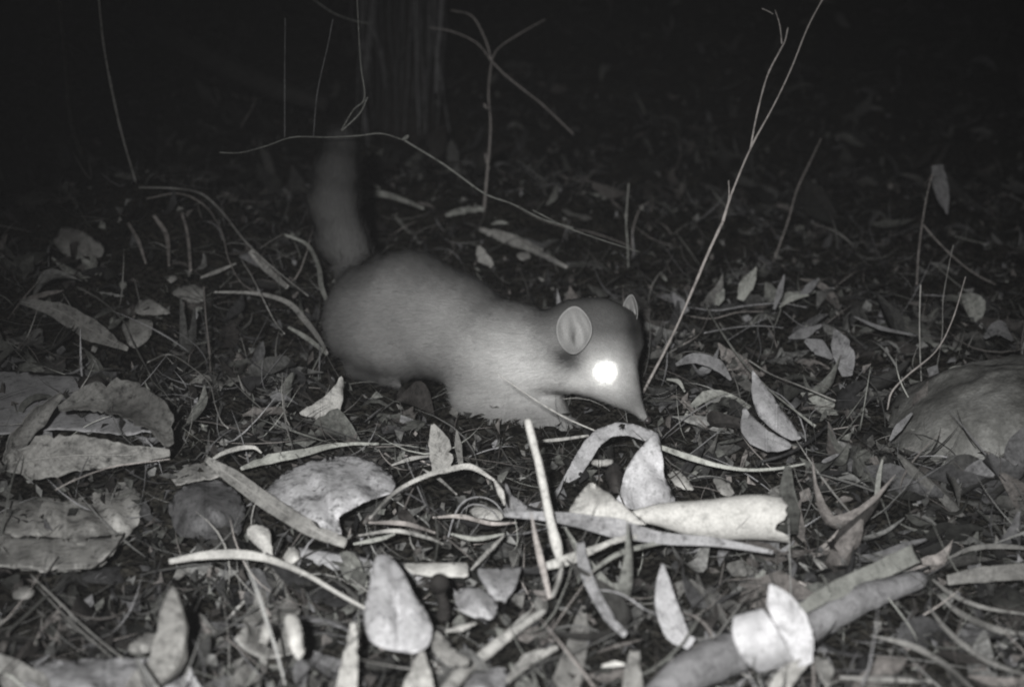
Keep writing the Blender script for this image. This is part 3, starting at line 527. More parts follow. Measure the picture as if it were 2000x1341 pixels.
stem('curled_fibre', 'looped grey fibre under the bow shaped blade', 'fibre', [(872, 1062), (886, 1010), (905, 980), (935, 970), (965, 980), (988, 1008)], [3, 3.6, 3.4, 3, 2], .34, COOL, Y0=YG(872, 1062, .012), anchor=(872, 1062), lean=-.0003)
stem('curled_fibre', 'inner smaller looped fibre within the grey loop', 'fibre', [(892, 1030), (905, 995), (930, 984), (958, 995), (972, 1012)], [2, 2.4, 2, 1.4], .3, COOL, Y0=YG(872, 1062, .014), anchor=(872, 1062), lean=-.0003)
sheet('pale_leaf', 'pale lobed leaf scrap inside the looped fibres', 'leaf', [(915, 990), (935, 978), (955, 985), (985, 1000), (980, 1018), (945, 1012), (922, 1012)], .58, blotch=.3, dome=.008, lift=.02)
sheet('grey_leaf', 'grey concave leaf with a sharp tip rising left of the thick straw', 'leaf', [(985, 935), (1000, 965), (1030, 990), (1075, 1005), (1060, 1012), (1010, 1012), (990, 1000)], .40, COOL, blotch=.3, dome=.01, lift=.035)
blade('long_leaf', 'long grey blade running right under the pale folded leaf', 'blade', [(985, 1004), (1090, 1010), (1200, 1030), (1290, 1050), (1400, 1058), (1510, 1078)], [10, 22, 36, 22, 16, 6], .35, tone=.40, hue=COOL, mode='ground', lift=.05, midrib=False)
blade('arching_stalk', 'pale curled blade bowing right under the long grey blade', 'blade', [(1060, 1106), (1110, 1092), (1170, 1068), (1220, 1050), (1274, 1048)], [14, 22, 12, 12, 4], .4, tone=.56, mode='ground', lift=.045, vein=.1)
blade('arching_stalk', 'lower dull blade curving parallel below the pale curled one', 'blade', [(1150, 1120), (1200, 1085), (1250, 1068), (1310, 1058), (1400, 1062)], [5, 9, 10, 8, 4], .4, tone=.40, hue=GREEN, mode='ground', lift=.042, vein=.2)
blade('curved_stalk', 'tall curved grey blade bending down right in the foreground centre', 'blade', [(1222, 1240), (1190, 1205), (1158, 1150), (1140, 1100), (1134, 1058)], [12, 20, 22, 22, 14], .4, tone=.42, hue=COOL, lean=-.0006, lift=.04)
sheet('hooked_leaf', 'pale arched leaf with a tiny round hole touching the animal nose', 'leaf', [(1098, 938), (1118, 900), (1140, 862), (1165, 838), (1205, 824), (1240, 828), (1278, 842), (1292, 868), (1262, 862), (1228, 850), (1196, 852), (1172, 870), (1150, 905), (1122, 945)], .50, COOL, blotch=.2, vein=.0, dome=.012, wave=.003, Y0=1.23, anchor=(1110, 945), lean=-.0003, holes=((1216, 833, 6),), step=5, ragged=.6)
sheet('folded_leaf', 'bright white folded leaf standing tall beneath the animal nose', 'leaf', [(1286, 838), (1292, 880), (1298, 930), (1316, 965), (1332, 995), (1262, 998), (1200, 990), (1212, 955), (1222, 915), (1246, 878), (1270, 852)], .68, COOL, blotch=.25, vein=.0, dome=.016, wave=.006, lift=.02, lean=-.0003)
sheet('seed_husk', 'dark reddish husk tucked against the bright folded leaf', 'husk', [(1180, 925), (1195, 900), (1212, 905), (1218, 935), (1208, 965), (1192, 960)], .06, RED, blotch=.4, dome=.014, lift=.03, step=6)
sheet('pale_leaf', 'small bright tongue of leaf left of the bright folded leaf', 'leaf', [(1150, 900), (1175, 896), (1202, 896), (1190, 912), (1160, 912)], .58, blotch=.2, dome=.006, Y0=1.21, lean=-.0003, step=6)
sheet('tented_leaf', 'white tent shaped leaf with a central slit before the bark tube', 'leaf', [(1108, 1000), (1130, 965), (1154, 938), (1180, 958), (1220, 985), (1266, 1026), (1215, 1018), (1160, 1012)], .68, WARM, blotch=.2, vein=.1, dome=.014, lean=-.0005, lift=.045, crease=((1158, 940), (1180, 1012), .012))
def bark_tube():
    YT = min(YG(x, 1072, .016) for x in (1280, 1350, 1420, 1500))
    pts = [(1215, 1012), (1290, 1008), (1370, 1008), (1450, 1010), (1538, 1016)]
    c = catmull(place(pts, 0, 0, YT, 'up', (1215, 1012)), 60); s = S(YT); W = np.interp(np.linspace(0, 1, 60), np.linspace(0, 1, 7), [14, 34, 60, 80, 90, 94, 94])*s/2
    V = []; F = []; UV = []; m = 28; rr = np.random.default_rng(5)
    for i in range(60):
        t = i/59
        for j in range(m):
            a = -math.pi*.62 + (2*math.pi*.92)*j/(m-1); r = W[i]*(1-.25*(j/(m-1))**3)
            tt = max(0, t-.85)/.15; torn = tt*(-.004 - .009*math.exp(-((math.sin(a)-.05)/.28)**2) + .008*max(0, -math.sin(a)-.2) + .001*rr.normal())
            V.append(c[i]+np.array([torn, -math.cos(a)*r, math.sin(a)*r]) + np.array([0, 0, .002*math.sin(t*9)]))
            UV.append((j/(m-1), t))
    for i in range(59):
        for j in range(m-1): F.append((i*m+j, i*m+j+1, (i+1)*m+j+1, (i+1)*m+j))
    o = mesh_obj('bark_tube', V, F, litter_mat(.66, WARM, .15, 0, 'bark', .6), base=c[0], uvs=UV, thick=.0012)
    tag(o, 'bright white rolled tube of bark with a torn right end', 'bark roll')
bark_tube()
blade('yellow_straw', 'yellowish wavy straw running right from the bright folded leaf', 'straw', [(1288, 872), (1340, 890), (1400, 908), (1460, 917), (1520, 914), (1572, 905)], [9, 12, 8, 6, 5, 3], .4, tone=.56, hue=GREEN, mode='ground', lift=.05, vein=.1)
sheet('pale_chip', 'bright oval chip right of the bright folded leaf', 'leaf', [(1302, 925), (1320, 915), (1345, 935), (1358, 958), (1340, 958), (1318, 945)], .56, blotch=.3, dome=.008, lift=.02, step=6)
sheet('pale_chip', 'duller oval chip above the white bark tube', 'leaf', [(1390, 935), (1402, 928), (1425, 945), (1438, 965), (1415, 970), (1400, 955)], .42, blotch=.4, dome=.008, lift=.015, step=6)
blade('upright_leaf', 'narrow upright leaf with a pale edge vein right of the curved grey blade', 'leaf', [(1352, 1258), (1322, 1232), (1304, 1185), (1296, 1140), (1294, 1100)], [26, 52, 48, 30, 4], .3, tone=.50, hue=COOL, lean=-.0004, lift=.04, blotch=.3, midrib=True)
stem('dead_twig', 'thin beaded twig slanting between curved blade and upright leaf', 'twig', [(1150, 1150), (1200, 1155), (1232, 1170), (1258, 1188), (1285, 1200)], [2, 2, 4, 2, 1.4], .5, COOL, mode='ground', lift=.04)
stem('smooth_branch', 'thick smooth pale fallen branch slanting across the lower right corner', 'branch', [(1255, 1400), (1340, 1318), (1450, 1268), (1560, 1225), (1680, 1170), (1800, 1130)], [40, 50, 50, 54, 42, 26], .30, COOL, mode='ground', lift=.030, wob=.035)
blade('bark_strip', 'straight greenish bark strip lying above the thick smooth branch', 'bark strip', [(1555, 1192), (1640, 1150), (1720, 1115), (1792, 1082)], [22, 36, 36, 38], .1, tone=.42, hue=GREEN, Y0=YG(1555, 1205, .05), anchor=(1555, 1192), lean=-.0013, blotch=.2, vein=.15)
stem('dead_twig', 'short broken spur sticking up from the greenish bark strip', 'twig', [(1622, 1160), (1614, 1138), (1604, 1120)], [5, 4, 2], .4, GREEN, Y0=YG(1555, 1205, .06), anchor=(1555, 1192), lean=-.0010)
def white_curl():
    Y0 = YG(1520, 1335, .02)-.034; n, m = 22, 40; V = []; F = []
    Lc = catmull([(1432, 1205), (1430, 1232), (1440, 1266), (1458, 1292), (1482, 1311)], m); Rc = catmull([(1490, 1188), (1508, 1212), (1528, 1246), (1544, 1276), (1557, 1300)], m)
    for i in range(n):
        u = i/(n-1)
        for j in range(m):
            v = j/(m-1); x, y = Lc[j]*(1-u)+Rc[j]*u; V.append(P(x, y, Y0+.012-.019*math.sin(math.pi*(v*.92+.04)) + .012*u + .0008*math.sin(u*9+v*7)))
    for i in range(n-1):
        for j in range(m-1): F.append((i*m+j, i*m+j+1, (i+1)*m+j+1, (i+1)*m+j))
    tag(mesh_obj('white_curl', V, F, litter_mat(.62, COOL, .12, 0, 'white_bark', .6), base=V[m-1], thick=.0016), 'bright white smooth curled bark cup at the lower right', 'bark curl')
white_curl()
blade('spotted_leaf', 'pale pointed leaf with dark spots standing behind the white curl', 'leaf', [(1570, 1300), (1562, 1262), (1545, 1215), (1522, 1170), (1504, 1140)], [40, 66, 74, 52, 4], .35, roll=-.2, tone=.62, hue=COOL, Y0=YG(1520, 1335, .02)-.024, anchor=(1570, 1300), lean=-.0003, blotch=.3, vein=.3)
for x, y, r in ((1572, 1243, 7), (1562, 1232, 3.4), (1556, 1210, 3)):
    pass
sheet('pale_leaf', 'small pale triangular leaf below right of the spotted leaf', 'leaf', [(1580, 1275), (1610, 1282), (1632, 1300), (1620, 1345), (1600, 1320)], .44, blotch=.4, dome=.008, lift=.03)
blade('split_leaf', 'pale narrow tail of leaf hanging under the white curl', 'leaf', [(1500, 1400), (1520, 1350), (1545, 1312), (1575, 1290)], [30, 40, 36, 16], .3, tone=.46, Y0=YG(1500, 1400, .02), anchor=(1500, 1400), lean=-.0004)
stem('fallen_stick', 'thick pale stick slanting down left through the bottom centre', 'stick', [(850, 1395), (890, 1325), (945, 1278), (1000, 1235), (1065, 1190)], [19, 18, 16, 13, 9], .46, WARM, mode='ground', lift=.02, wob=.05)
blade('triangle_leaf', 'small pointed pale leaf standing at the bottom edge left of the thick stick', 'leaf', [(815, 1400), (815, 1340), (820, 1300), (826, 1263)], [76, 60, 34, 3], .3, tone=.5, lean=-.0004, lift=.03)
sheet('pale_leaf', 'bright crumpled leaf at the bottom edge right of the thick stick', 'leaf', [(905, 1330), (930, 1310), (975, 1298), (1000, 1310), (985, 1345), (960, 1400), (900, 1400)], .56, COOL, blotch=.6, dome=.02, wave=.008, lift=.02)
blade('curled_leaf', 'curled leaf with a pale rim under the black seed capsule', 'leaf', [(848, 1235), (862, 1262), (885, 1285), (915, 1292)], [16, 34, 36, 14], .5, tone=.36, mode='ground', lift=.04)
blade('pale_strip', 'short pointed pale sliver right of the black seed capsule', 'leaf', [(870, 1232), (900, 1226), (930, 1216)], [4, 14, 3], .3, tone=.52, mode='ground', lift=.04)
blade('pale_strip', 'small bright sliver lying at the bottom centre right', 'leaf', [(1175, 1300), (1200, 1296), (1222, 1297)], [3, 15, 3], .3, tone=.62, mode='ground', lift=.04)
for i, (pts, ww, t, lab) in enumerate([
    ([(1232, 1400), (1236, 1340), (1240, 1270)], [34, 42, 22], .50, 'left of the pale upright strips at the bottom, right of centre'),
    ([(1278, 1400), (1288, 1345), (1318, 1285)], [46, 48, 16], .56, 'right of the pale upright strips at the bottom, against the thick branch'),
    ([(1100, 1400), (1105, 1340), (1130, 1240), (1140, 1180)], [60, 60, 40, 8], .32, 'dull broad upright leaf at the bottom left of the pale upright strips'),
    ([(990, 1330), (1030, 1290), (1090, 1262)], [10, 30, 8], .38, 'dull slanting leaf just right of the thick stick')]):
    blade('leaf_strip', lab, 'leaf', pts, ww, .4, tone=t, lean=-.0007, lift=.03)
# small stuff between belly shadow and foreground
blade('upright_leaf', 'broad mottled upright leaf standing left of the animal forefoot', 'leaf', [(862, 925), (862, 895), (856, 862), (845, 828)], [34, 44, 36, 6], .3, tone=.40, lean=-.0003, lift=.02, blotch=.6)
blade('upright_leaf', 'dark pointed leaf leaning beside the broad mottled upright leaf', 'leaf', [(900, 905), (895, 870), (892, 840)], [10, 16, 3], .3, tone=.26, lean=-.0003, lift=.02)
blade('small_stalk', 'short pale blade lying level left of the broad mottled upright leaf', 'blade', [(765, 908), (800, 896), (838, 890)], [3, 8, 3], .3, tone=.46, mode='ground', lift=.03)
blade('small_stalk', 'short pale blade crossing under the bow shaped blade', 'blade', [(826, 916), (858, 935), (892, 965)], [3, 7, 3], .3, tone=.46, mode='ground', lift=.04)
for i, (pts, t, lab) in enumerate([
    ([(700, 1045), (770, 1036), (830, 1048), (866, 1062)], .46, 'upper yellowish sliver in the fan of splinters below the bow shaped blade'),
    ([(690, 1062), (740, 1052), (772, 1042)], .50, 'short bright sliver at the left end of the splinter fan'),
    ([(720, 1020), (790, 1022), (850, 1040)], .42, 'dark yellow sliver crossing the top of the splinter fan'),
    ([(920, 1112), (950, 1080), (985, 1045)], .50, 'straight sliver rising right beside the splinter fan'),
    ([(880, 1042), (930, 1052), (985, 1042)], .44, 'wide flat sliver under the looped fibre'),
    ([(845, 1010), (900, 1008), (960, 1022), (1010, 1020)], .52, 'pale flat sliver behind the looped fibre')]):
    blade('bark_sliver', lab, 'sliver', pts, [3, 9, 8, 3], .3, tone=t, mode='ground', lift=.035, hue=(WARM, GREEN, RED)[i % 3], vein=.1)
blade('small_stalk', 'pale blade leaning level against the animal far forefoot', 'blade', [(1040, 862), (1090, 858), (1150, 850)], [4, 7, 4], .3, tone=.5, Y0=1.25, anchor=(1150, 850), lean=0)

# ------------------------------------------------------------------ right side
sheet('folded_leaf', 'taller of the two joined pale leaf halves standing at the right', 'leaf', [(1467, 718), (1484, 738), (1512, 778), (1542, 818), (1568, 856), (1548, 862), (1518, 845), (1490, 822), (1474, 800), (1468, 765)], .44, COOL, blotch=.12, vein=.35, dome=.012, lean=-.0004, lift=.03)
sheet('folded_leaf', 'lower curved half of the joined pale leaves at the right', 'leaf', [(1452, 788), (1466, 808), (1490, 834), (1520, 852), (1552, 868), (1530, 882), (1498, 882), (1466, 868), (1448, 845), (1446, 812)], .38, COOL, blotch=.12, vein=.35, dome=.012, lean=-.0006, lift=.04)
stem('fallen_stick', 'long dull stick slanting down over the two joined leaf halves', 'stick', [(1376, 594), (1410, 650), (1452, 708), (1500, 758), (1545, 795), (1592, 832)], [3.4, 5, 5, 4.4, 4, 6], .40, GREEN, mode='ground', lift=.05)
stem('fallen_stick', 'thinner stick branching right from the long dull one', 'stick', [(1460, 702), (1505, 730), (1560, 752), (1632, 782)], [3, 3.4, 3.4, 2.4], .40, WARM, mode='ground', lift=.04)
stem('fallen_stick', 'dark curved stick cradling the two joined leaf halves', 'stick', [(1490, 900), (1540, 885), (1580, 862), (1612, 835), (1640, 815)], [5, 6, 7, 6, 4], .07, COOL, mode='ground', lift=.03, wob=.15)
blade('upright_leaf', 'tallest small pointed leaf of the seedling cluster at right', 'leaf', [(1446, 586), (1456, 560), (1468, 540), (1477, 521)], [14, 30, 22, 3], .2, tone=.42, hue=GREEN, lean=-.0002, lift=.03, midrib=True)
for pts, ww, t, lab in [([(1400, 596), (1406, 580), (1414, 564)], [8, 20, 3], .36, 'small leaf left of the tallest pointed leaf'),
    ([(1512, 604), (1522, 572), (1532, 536)], [5, 14, 3], .26, 'slender dim leaf right of the tallest pointed leaf'),
    ([(1560, 582), (1580, 562), (1600, 543)], [5, 17, 3], .28, 'slanting dim leaf highest on the right of the cluster'),
    ([(1522, 600), (1548, 582), (1580, 576)], [3, 12, 3], .36, 'thin curved pale leaf in the middle of the cluster'),
    ([(1338, 612), (1326, 592), (1314, 572)], [18, 24, 4], .26, 'dim leaf leaning just left of the tall leaning twig foot'),
    ([(1540, 660), (1570, 650), (1606, 634)], [4, 24, 4], .26, 'low grey leaf lying right of the twig tangle'),
    ([(1572, 664), (1598, 678), (1626, 700)], [8, 32, 6], .26, 'mottled leaf lying below the low grey leaf'),
    ([(1655, 735), (1650, 700), (1640, 670), (1630, 643)], [20, 44, 38, 4], .30, 'broad grey upright leaf between twig tangle and rock'),
    ([(1320, 712), (1355, 700), (1400, 712), (1428, 742)], [6, 22, 24, 4], .28, 'curved dull leaf lying right of the animal face'),
    ([(1302, 740), (1325, 745), (1338, 765)], [3, 9, 3], .4, 'short bright curved blade near the foot of the leaning twig'),
    ([(1712, 978), (1716, 935), (1724, 895)], [10, 10, 3], .40, 'narrow pale upright sliver left of the rock foot'),
    ([(1738, 860), (1756, 835), (1782, 806)], [4, 16, 4], .28, 'pointed dim leaf leaning on the left flank of the rock'),
    ([(1842, 732), (1862, 724), (1892, 716)], [6, 18, 6], .36, 'greenish spotted leaf lying on top of the rock'),
    ([(1668, 618), (1720, 640), (1790, 655)], [3, 8, 3], .2, 'dim long blade behind the broad grey upright leaf'),
    ([(1922, 660), (1950, 640), (1978, 665)], [6, 34, 4], .16, 'dim triangular leaf at the far right above the rock')]:
    blade('small_leaf', lab, 'leaf', pts, ww, .25, tone=t, hue=GREEN if t > .3 else COOL, lean=-.0004, lift=.03, n=20, m=7)
blade('hanging_leaf', 'dim broad leaf drooping to a point from a twig at the upper right', 'leaf', [(1850, 418), (1842, 385), (1834, 350), (1830, 322)], [3, 26, 34, 26], .2, tone=.2, hue=COOL, Y0=2.1, anchor=(1850, 600), lean=0, midrib=True)
for i, (pts, r, t, h_) in enumerate([([(1345, 600), (1400, 606), (1450, 598), (1520, 592), (1575, 600)], [2, 2.6, 1.6], .4, COOL), ([(1335, 672), (1362, 656), (1376, 635), (1390, 600)], [2, 2, 1.6], .42, RED),
      ([(1375, 650), (1430, 640), (1480, 636), (1530, 640)], [2.4, 2, 1.4], .42, COOL), ([(1490, 612), (1480, 640), (1486, 680), (1480, 706)], [2, 2, 1.4], .36, COOL), ([(1496, 612), (1512, 645), (1505, 685), (1490, 708)], [2, 2, 1.4], .32, WARM),
      ([(1340, 616), (1390, 622), (1440, 610), (1490, 608)], [2, 2, 1.4], .38, RED), ([(1420, 665), (1460, 640), (1500, 618)], [1.8, 1.6], .4, COOL), ([(1530, 608), (1560, 632), (1600, 650)], [1.8, 1.6], .32, COOL)]):
    stem('tangled_twig', ['pale level twig along the top of the twig tangle', 'reddish hooked twig at the left of the twig tangle', 'pale level twig through the middle of the twig tangle', 'left of two drooping twigs under the tangle', 'right of two drooping twigs under the tangle', 'reddish level twig just under the top one of the tangle', 'short slanting twig rising through the tangle', 'dim twig slanting out right of the tangle'][i], 'twig', pts, r, t, h_, mode='ground', lift=.03, group='twigs tangled right of the animal face')
# the rounded rock
def rock():
    prim = [(A(1940, 905), 128), (A(1850, 930), 90), (A(2040, 860), 165), (A(2120, 960), 180)]
    c = np.array(P(2015, 925, 1.36)); V, F = ellipsoid((0, 0, 0), (1, 1, 1), 96); s = S(1.36); out = []
    for v in V:
        d = Vector(v); k = 1 + .16*noise.noise(d*1.3+Vector((3, 1, 2))) + .06*noise.noise(d*3.6) - .03*abs(noise.noise(d*6)) + .018*noise.noise(d*14)
        out.append(c + np.array([d.x*k*292*s, d.y*k*.15+.03, d.z*k*228*s - .16*d.x*200*s*0 + d.x*k*45*s]))
    m, nt, b = base_mat('weathered_rock', .85, .2); L = nt.links; tc = nd(nt, 'ShaderNodeTexCoord')
    n1 = nd(nt, 'ShaderNodeTexNoise'); n1.inputs['Scale'].default_value = 14; n1.inputs['Detail'].default_value = 9; n1.inputs['Roughness'].default_value = .7
    n2 = nd(nt, 'ShaderNodeTexNoise'); n2.inputs['Scale'].default_value = 300; n2.inputs['Detail'].default_value = 5
    L.new(tc.outputs['Object'], n1.inputs['Vector']); L.new(tc.outputs['Object'], n2.inputs['Vector'])
    r1 = ramp(nt, [(.36, (.06, .06, .056)), (.5, (.19, .19, .18)), (.66, (.36, .36, .345))]); L.new(n1.outputs[0], r1.inputs[0])
    r2 = ramp(nt, [(.3, (.78,)*3), (.7, (1.08,)*3)]); L.new(n2.outputs[0], r2.inputs[0])
    mx = nd(nt, 'ShaderNodeMix', data_type='RGBA', blend_type='MULTIPLY'); mx.inputs[0].default_value = 1; L.new(r1.outputs[0], mx.inputs[6]); L.new(r2.outputs[0], mx.inputs[7]); L.new(mx.outputs[2], b.inputs['Base Color'])
    bp = nd(nt, 'ShaderNodeBump'); bp.inputs['Distance'].default_value = .0012; L.new(n2.outputs[0], bp.inputs['Height']); L.new(bp.outputs[0], b.inputs['Normal'])
    tag(mesh_obj('rock', out, F, m, base=c), 'large rounded grey rock rising out of the litter at the right edge', 'rock')
rock()
blade('bark_strip', 'dull flat bark strip near the right edge below the rock', 'bark strip', [(1850, 1132), (1920, 1120), (2020, 1112)], [20, 34, 36], .2, tone=.34, mode='ground', lift=.03, blotch=.4)
for i, (pts, ww, t, lab) in enumerate([
    ([(1820, 1130), (1860, 1160), (1920, 1185), (2010, 1200)], [4, 9, 8, 4], .26, 'upper long dry frond strand fanning to the right edge'),
    ([(1830, 1160), (1880, 1200), (1950, 1230), (2020, 1240)], [4, 12, 12, 4], .24, 'middle long dry frond strand fanning to the right edge'),
    ([(1810, 1180), (1860, 1240), (1930, 1290), (2010, 1320)], [4, 12, 12, 4], .24, 'lower long dry frond strand fanning to the right edge'),
    ([(1850, 1090), (1900, 1070), (1960, 1066), (2020, 1072)], [4, 10, 10, 4], .22, 'dim frond strand lying above the dull flat bark strip'),
    ([(1700, 1240), (1780, 1260), (1850, 1300), (1900, 1345)], [4, 14, 12, 6], .24, 'dim curved strand below the thick smooth branch at right'),
    ([(1640, 1322), (1720, 1326), (1820, 1330)], [6, 12, 6], .34, 'pale sliver along the bottom edge at right')]):
    blade('frond_strand', lab, 'frond', pts, ww, .3, tone=t, mode='ground', lift=.03, vein=.2)

# ------------------------------------------------------------------ behind the animal
sheet('dry_leaf', 'small pale torn leaf standing just behind the animal back', 'leaf', [(931, 476), (940, 480), (952, 498), (965, 512), (962, 525), (948, 516), (934, 515), (930, 495)], .46, WARM, blotch=.4, dome=.004, step=5, lift=.02, lean=-.0003)
sheet('dry_leaf', 'tiny dull leaf scrap right of the small pale torn leaf', 'leaf', [(1010, 492), (1030, 490), (1040, 502), (1022, 510), (1010, 504)], .34, WARM, blotch=.4, dome=.003, step=5, lift=.02)
blade('split_stick', 'flattened split stick lying behind the animal shoulders', 'stick', [(935, 446), (985, 465), (1040, 488), (1108, 522)], [6, 18, 12, 5], .5, tone=.44, mode='ground', lift=.02, vein=.2, ragged=.12)
blade('split_stick', 'shorter splinter lying along the upper side of the split stick', 'stick', [(962, 448), (1010, 464), (1060, 488)], [3, 7, 3], .5, tone=.42, mode='ground', lift=.025, vein=.2)
stem('dead_twig', 'thin reddish twig lying right of the sapling foot', 'twig', [(1010, 402), (1050, 425), (1110, 445), (1160, 455), (1230, 480)], [2.2, 2, 1.4], .38, RED, mode='ground', lift=.02)
blade('bark_strip', 'dull ragged strip lying level at the foot of the sapling', 'bark strip', [(870, 420), (905, 412), (945, 408)], [6, 12, 8], .4, tone=.36, hue=GREEN, mode='ground', lift=.02, ragged=.2)
for pts, ww, t, lab in [([(695, 385), (740, 378), (790, 392), (828, 408)], [16, 12, 8, 4], .34, 'broad pale blade lying right of the tail'), ([(700, 345), (720, 355), (742, 368)], [3, 7, 4], .3, 'short dim blade above the broad pale one right of the tail'),
    ([(768, 418), (782, 434), (800, 455)], [3, 8, 4], .32, 'small dim sliver slanting under the broad pale blade'), ([(1068, 400), (1082, 385), (1088, 360)], [4, 14, 3], .3, 'fanned dim leaf standing right of the sapling'),
    ([(960, 438), (975, 434), (992, 436)], [3, 8, 3], .42, 'tiny bright sliver right of the sapling foot'), ([(1290, 532), (1296, 540), (1302, 548)], [3, 8, 3], .5, 'tiny bright seed sliver right of the short upright twig'),
    ([(930, 532), (938, 545), (944, 562)], [2, 5, 3], .4, 'thin short sliver close behind the animal back')]:
    blade('small_leaf', lab, 'leaf', pts, ww, .25, tone=t, hue=GREEN, mode='ground', lift=.03, n=18, m=7)
# tree foot with hanging aerial roots, dark at the top
def tree_foot():
    Yb = YG(790, 285, 0); s = S(Yb); top = -180
    r0 = place([(792, 300), (790, 200), (788, 60), (786, top)], 0, 0, Yb+.10, 'up', (792, 300))
    bs = r0[0]; tr = empty('tree', bs); tag(tr, 'dark tree foot hung with pale stringy aerial roots at the top centre', 'tree')
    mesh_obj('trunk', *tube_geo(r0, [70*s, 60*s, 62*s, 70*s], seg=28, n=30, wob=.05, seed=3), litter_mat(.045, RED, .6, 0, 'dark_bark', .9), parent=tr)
    rr = np.random.default_rng(12)
    for i in range(44):
        x0 = rr.uniform(700, 862); x1 = x0+rr.normal(0, 12); y1 = rr.uniform(150, 292); dy = -.02-rr.uniform(.0, .05)
        pts = [(x0+rr.normal(0, 14), top), (x0+rr.normal(0, 9), 30), ((x0+x1)/2+rr.normal(0, 4), (y1+30)/2), (x1, y1)]
        w3 = place(pts, 0, 0, Yb+dy-.02, 'up', (792, 300)); q = rr.uniform(.5, 2.0) if i % 6 else 3.2
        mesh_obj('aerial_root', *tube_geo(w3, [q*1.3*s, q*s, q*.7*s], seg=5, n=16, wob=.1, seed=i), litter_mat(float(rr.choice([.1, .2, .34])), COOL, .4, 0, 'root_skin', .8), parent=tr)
tree_foot()
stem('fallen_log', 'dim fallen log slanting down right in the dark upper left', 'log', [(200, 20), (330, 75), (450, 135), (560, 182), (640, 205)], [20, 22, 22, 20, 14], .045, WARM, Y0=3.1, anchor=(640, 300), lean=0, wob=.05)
stem('dead_twig', 'dim twig crossing the top of the frame down into the hanging roots', 'twig', [(600, -10), (650, 25), (697, 42), (730, 46)], [2, 1.6, 1.2], .3, GREEN, Y0=2.2, anchor=(697, 300), lean=0)

# ------------------------------------------------------------------ uncountable litter (the counted things lie on top of it)
bpy.context.view_layer.update()
CELL = .011; occ = set()
for o in C.objects:
    if o.type != 'MESH' or o.name == 'ground': continue
    n = len(o.data.vertices); v = np.zeros(n*3); o.data.vertices.foreach_get('co', v); v = v.reshape(-1, 3)+np.array(o.matrix_world.translation)
    v = v[v[:, 2] < H(v[:, 0], v[:, 1])+.075]
    for i, j in set(map(tuple, np.floor(v[:, :2]/CELL).astype(int).tolist())):
        for q in (0, 1, 2): occ.add((i, j-q))
def scatter(n, ymin, ymax, power=1.0):
    """random spots, denser near the camera"""
    y = ymin*(ymax/ymin)**(rng.random(n)**power); x = (rng.random(n)*2-1)*(.14+y*.47); return x, y
def keep_off(x, y, reach=0, prob=.97):
    k = ~(((x+.045)/.21)**2+((y-1.52)/.12)**2 < 1) | (rng.random(len(x)) < .5)
    k &= ~((prob > .55) & (x > -.10) & (x < .17) & (y > 1.19) & (y < 1.62) & (rng.random(len(x)) < .8))
    ij = np.floor(np.stack([x, y], -1)/CELL).astype(int).tolist()
    q = [(0, 0)] if not reach else [(0, 0)]+[(int(round(reach*f*math.cos(a)/CELL)), int(round(reach*f*math.sin(a)/CELL))) for a in np.linspace(0, 6.28, 9)[:-1] for f in (.5, 1)]
    return k & ~(np.array([any((i+a, j+b) in occ for a, b in q) for i, j in ij]) & (rng.random(len(x)) < prob))
def litter_leaves(name, n, ymin, ymax, Lr, wr, tones, cat, label, nu=7, nv=3, curl=1.0, up=.25, zoff=(.001, .014), mat=None, tilt=.25, pw=1.0, off=.97, reach=0):
    x, y = scatter(n, ymin, ymax, pw); k = keep_off(x, y, reach, off); x, y = x[k], y[k]; n = len(x)
    a = rng.random(n)*2*math.pi; Ln = rng.uniform(*Lr, n); Wd = Ln*rng.uniform(*wr, n)
    el = rng.normal(0, tilt, n) + (rng.random(n) < up)*rng.uniform(.2, .9, n); rl = rng.normal(0, .5, n)
    t = np.stack([np.cos(a)*np.cos(el), np.sin(a)*np.cos(el), np.sin(el)], -1); side = np.stack([-np.sin(a), np.cos(a), np.zeros(n)], -1)
    up_ = np.cross(t, side); d = side*np.cos(rl)[:, None]+up_*np.sin(rl)[:, None]; nn = np.cross(t, d)
    z = H(x, y)+rng.uniform(*zoff, n)+np.abs(np.sin(el))*Ln*.35
    c = np.stack([x, y, z], -1); bend = rng.normal(0, .9, n)*curl; sb = rng.normal(0, .25, n); cup = rng.normal(.2, .4, n)*curl; ty = rng.uniform(.5, 1.3, n)
    V = np.zeros((n, nu, nv, 3)); wv = rng.random(n)*6
    for i in range(nu):
        s = i/(nu-1); prof = (math.sin(math.pi*min(.98, s*.96+.02)))**ty
        for j in range(nv):
            u = j/(nv-1)*2-1; q = (s-.5)
            V[:, i, j] = (c + t*(Ln*q)[:, None] + d*((Wd*.5*u*prof)*(1+.22*np.sin(s*9+wv+u)+(rng.normal(0, .13, n) if abs(u) > .9 else 0)))[:, None] + nn*(Ln*bend*(q*q)*.8)[:, None] + d*(Ln*sb*q*q*1.6)[:, None] + nn*(Wd*cup*abs(u)*prof*.6)[:, None])
    b = (np.arange(n)*nu*nv)[:, None, None]; i = (np.arange(nu-1)*nv)[None, :, None]; j = np.arange(nv-1)[None, None, :]; s = (b+i+j).reshape(-1)
    F = np.stack([s, s+1, s+nv+1, s+nv], -1)
    tn = np.exp(rng.uniform(math.log(tones[0]), math.log(tones[1]), n)); hue = np.array([WARM, GREEN, RED, COOL, (1, 1, .97)])[rng.integers(0, 5, n)]
    col = np.repeat(tn[:, None]*hue, nu*nv, 0)
    o = mesh_obj(name, V.reshape(-1, 3), F, mat, col=col); return tag(o, label, cat, kind='stuff')
LM = attr_mat('litter_leaves_dry', 'tone', .8, 170, amp=(.35, 1.3)); SM = attr_mat('litter_straw_dry', 'tone', .65, 500)
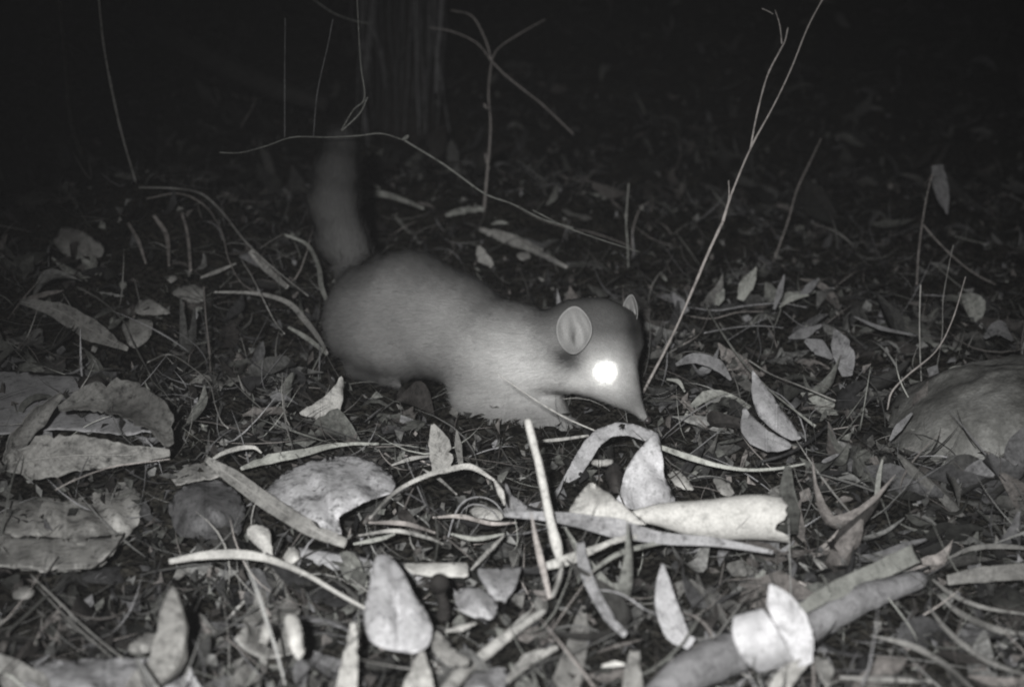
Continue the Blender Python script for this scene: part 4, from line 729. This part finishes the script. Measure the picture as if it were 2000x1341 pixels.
litter_leaves('leaf_litter', 5200, .62, 4.2, (.018, .058), (.12, .38), (.014, .20), 'leaf litter', 'small dry leaves lying thickly over the whole forest floor', mat=LM, up=.14, tilt=.2)
litter_leaves('near_leaf_litter', 3400, .60, 1.9, (.025, .085), (.14, .46), (.03, .30), 'leaf litter', 'curled and broken dry leaves crowding the foreground floor', nu=9, nv=5, mat=LM, zoff=(-.004, .012), tilt=.28, up=.03, curl=1.6, off=.85, reach=.018)
litter_leaves('broad_leaf_litter', 620, .60, 1.75, (.06, .13), (.32, .6), (.04, .30), 'leaf litter', 'broad crumpled dull leaves matted into the foreground floor', nu=13, nv=9, mat=LM, zoff=(-.004, .006), tilt=.16, up=0, curl=1.5, off=1, reach=.04)
litter_leaves('large_leaf_litter', 330, .62, 2.0, (.05, .10), (.12, .30), (.05, .34), 'leaf litter', 'longer dry curled leaves lying loose among the small leaves', nu=11, nv=5, mat=LM, zoff=(.002, .012), tilt=.15, up=.1, curl=1.3, off=1)
litter_leaves('straw_litter', 9500, .62, 3.6, (.02, .12), (.008, .022), (.04, .50), 'straw', 'thin straw, needles and fibres lying between the leaves', nu=8, nv=2, mat=SM, zoff=(.002, .018), curl=1.1, up=.12, off=.5)
litter_leaves('bark_crumbs', 26000, .62, 3.6, (.004, .018), (.2, .9), (.012, .30), 'bark crumbs', 'tiny crumbs of bark and broken leaf covering the soil', nu=3, nv=3, mat=LM, zoff=(.001, .014), tilt=.6, off=.45)
litter_leaves('bank_litter', 2600, 2.4, 7.5, (.03, .11), (.1, .4), (.02, .13), 'leaf litter', 'dark leaves and twigs on the bank behind', nu=6, nv=3, mat=LM, zoff=(.002, .03), up=.4)

# ------------------------------------------------------------------ damp night air
def haze():
    V = [(x, y, z) for x in (-14, 14) for y in (-1.2, 26) for z in (-1.1, 30)]
    F = [(0, 1, 3, 2), (4, 6, 7, 5), (0, 4, 5, 1), (2, 3, 7, 6), (0, 2, 6, 4), (1, 5, 7, 3)]
    m = bpy.data.materials.new('night_air'); m.use_nodes = True; nt = m.node_tree; nt.nodes.clear()
    v = nt.nodes.new('ShaderNodeVolumePrincipled'); o = nt.nodes.new('ShaderNodeOutputMaterial'); nt.links.new(v.outputs[0], o.inputs['Volume'])
    v.inputs['Density'].default_value = .0038; v.inputs['Color'].default_value = (.95, .95, .97, 1)
    tag(mesh_obj('haze', V, F, m, smooth=False), kind='stuff')
haze()
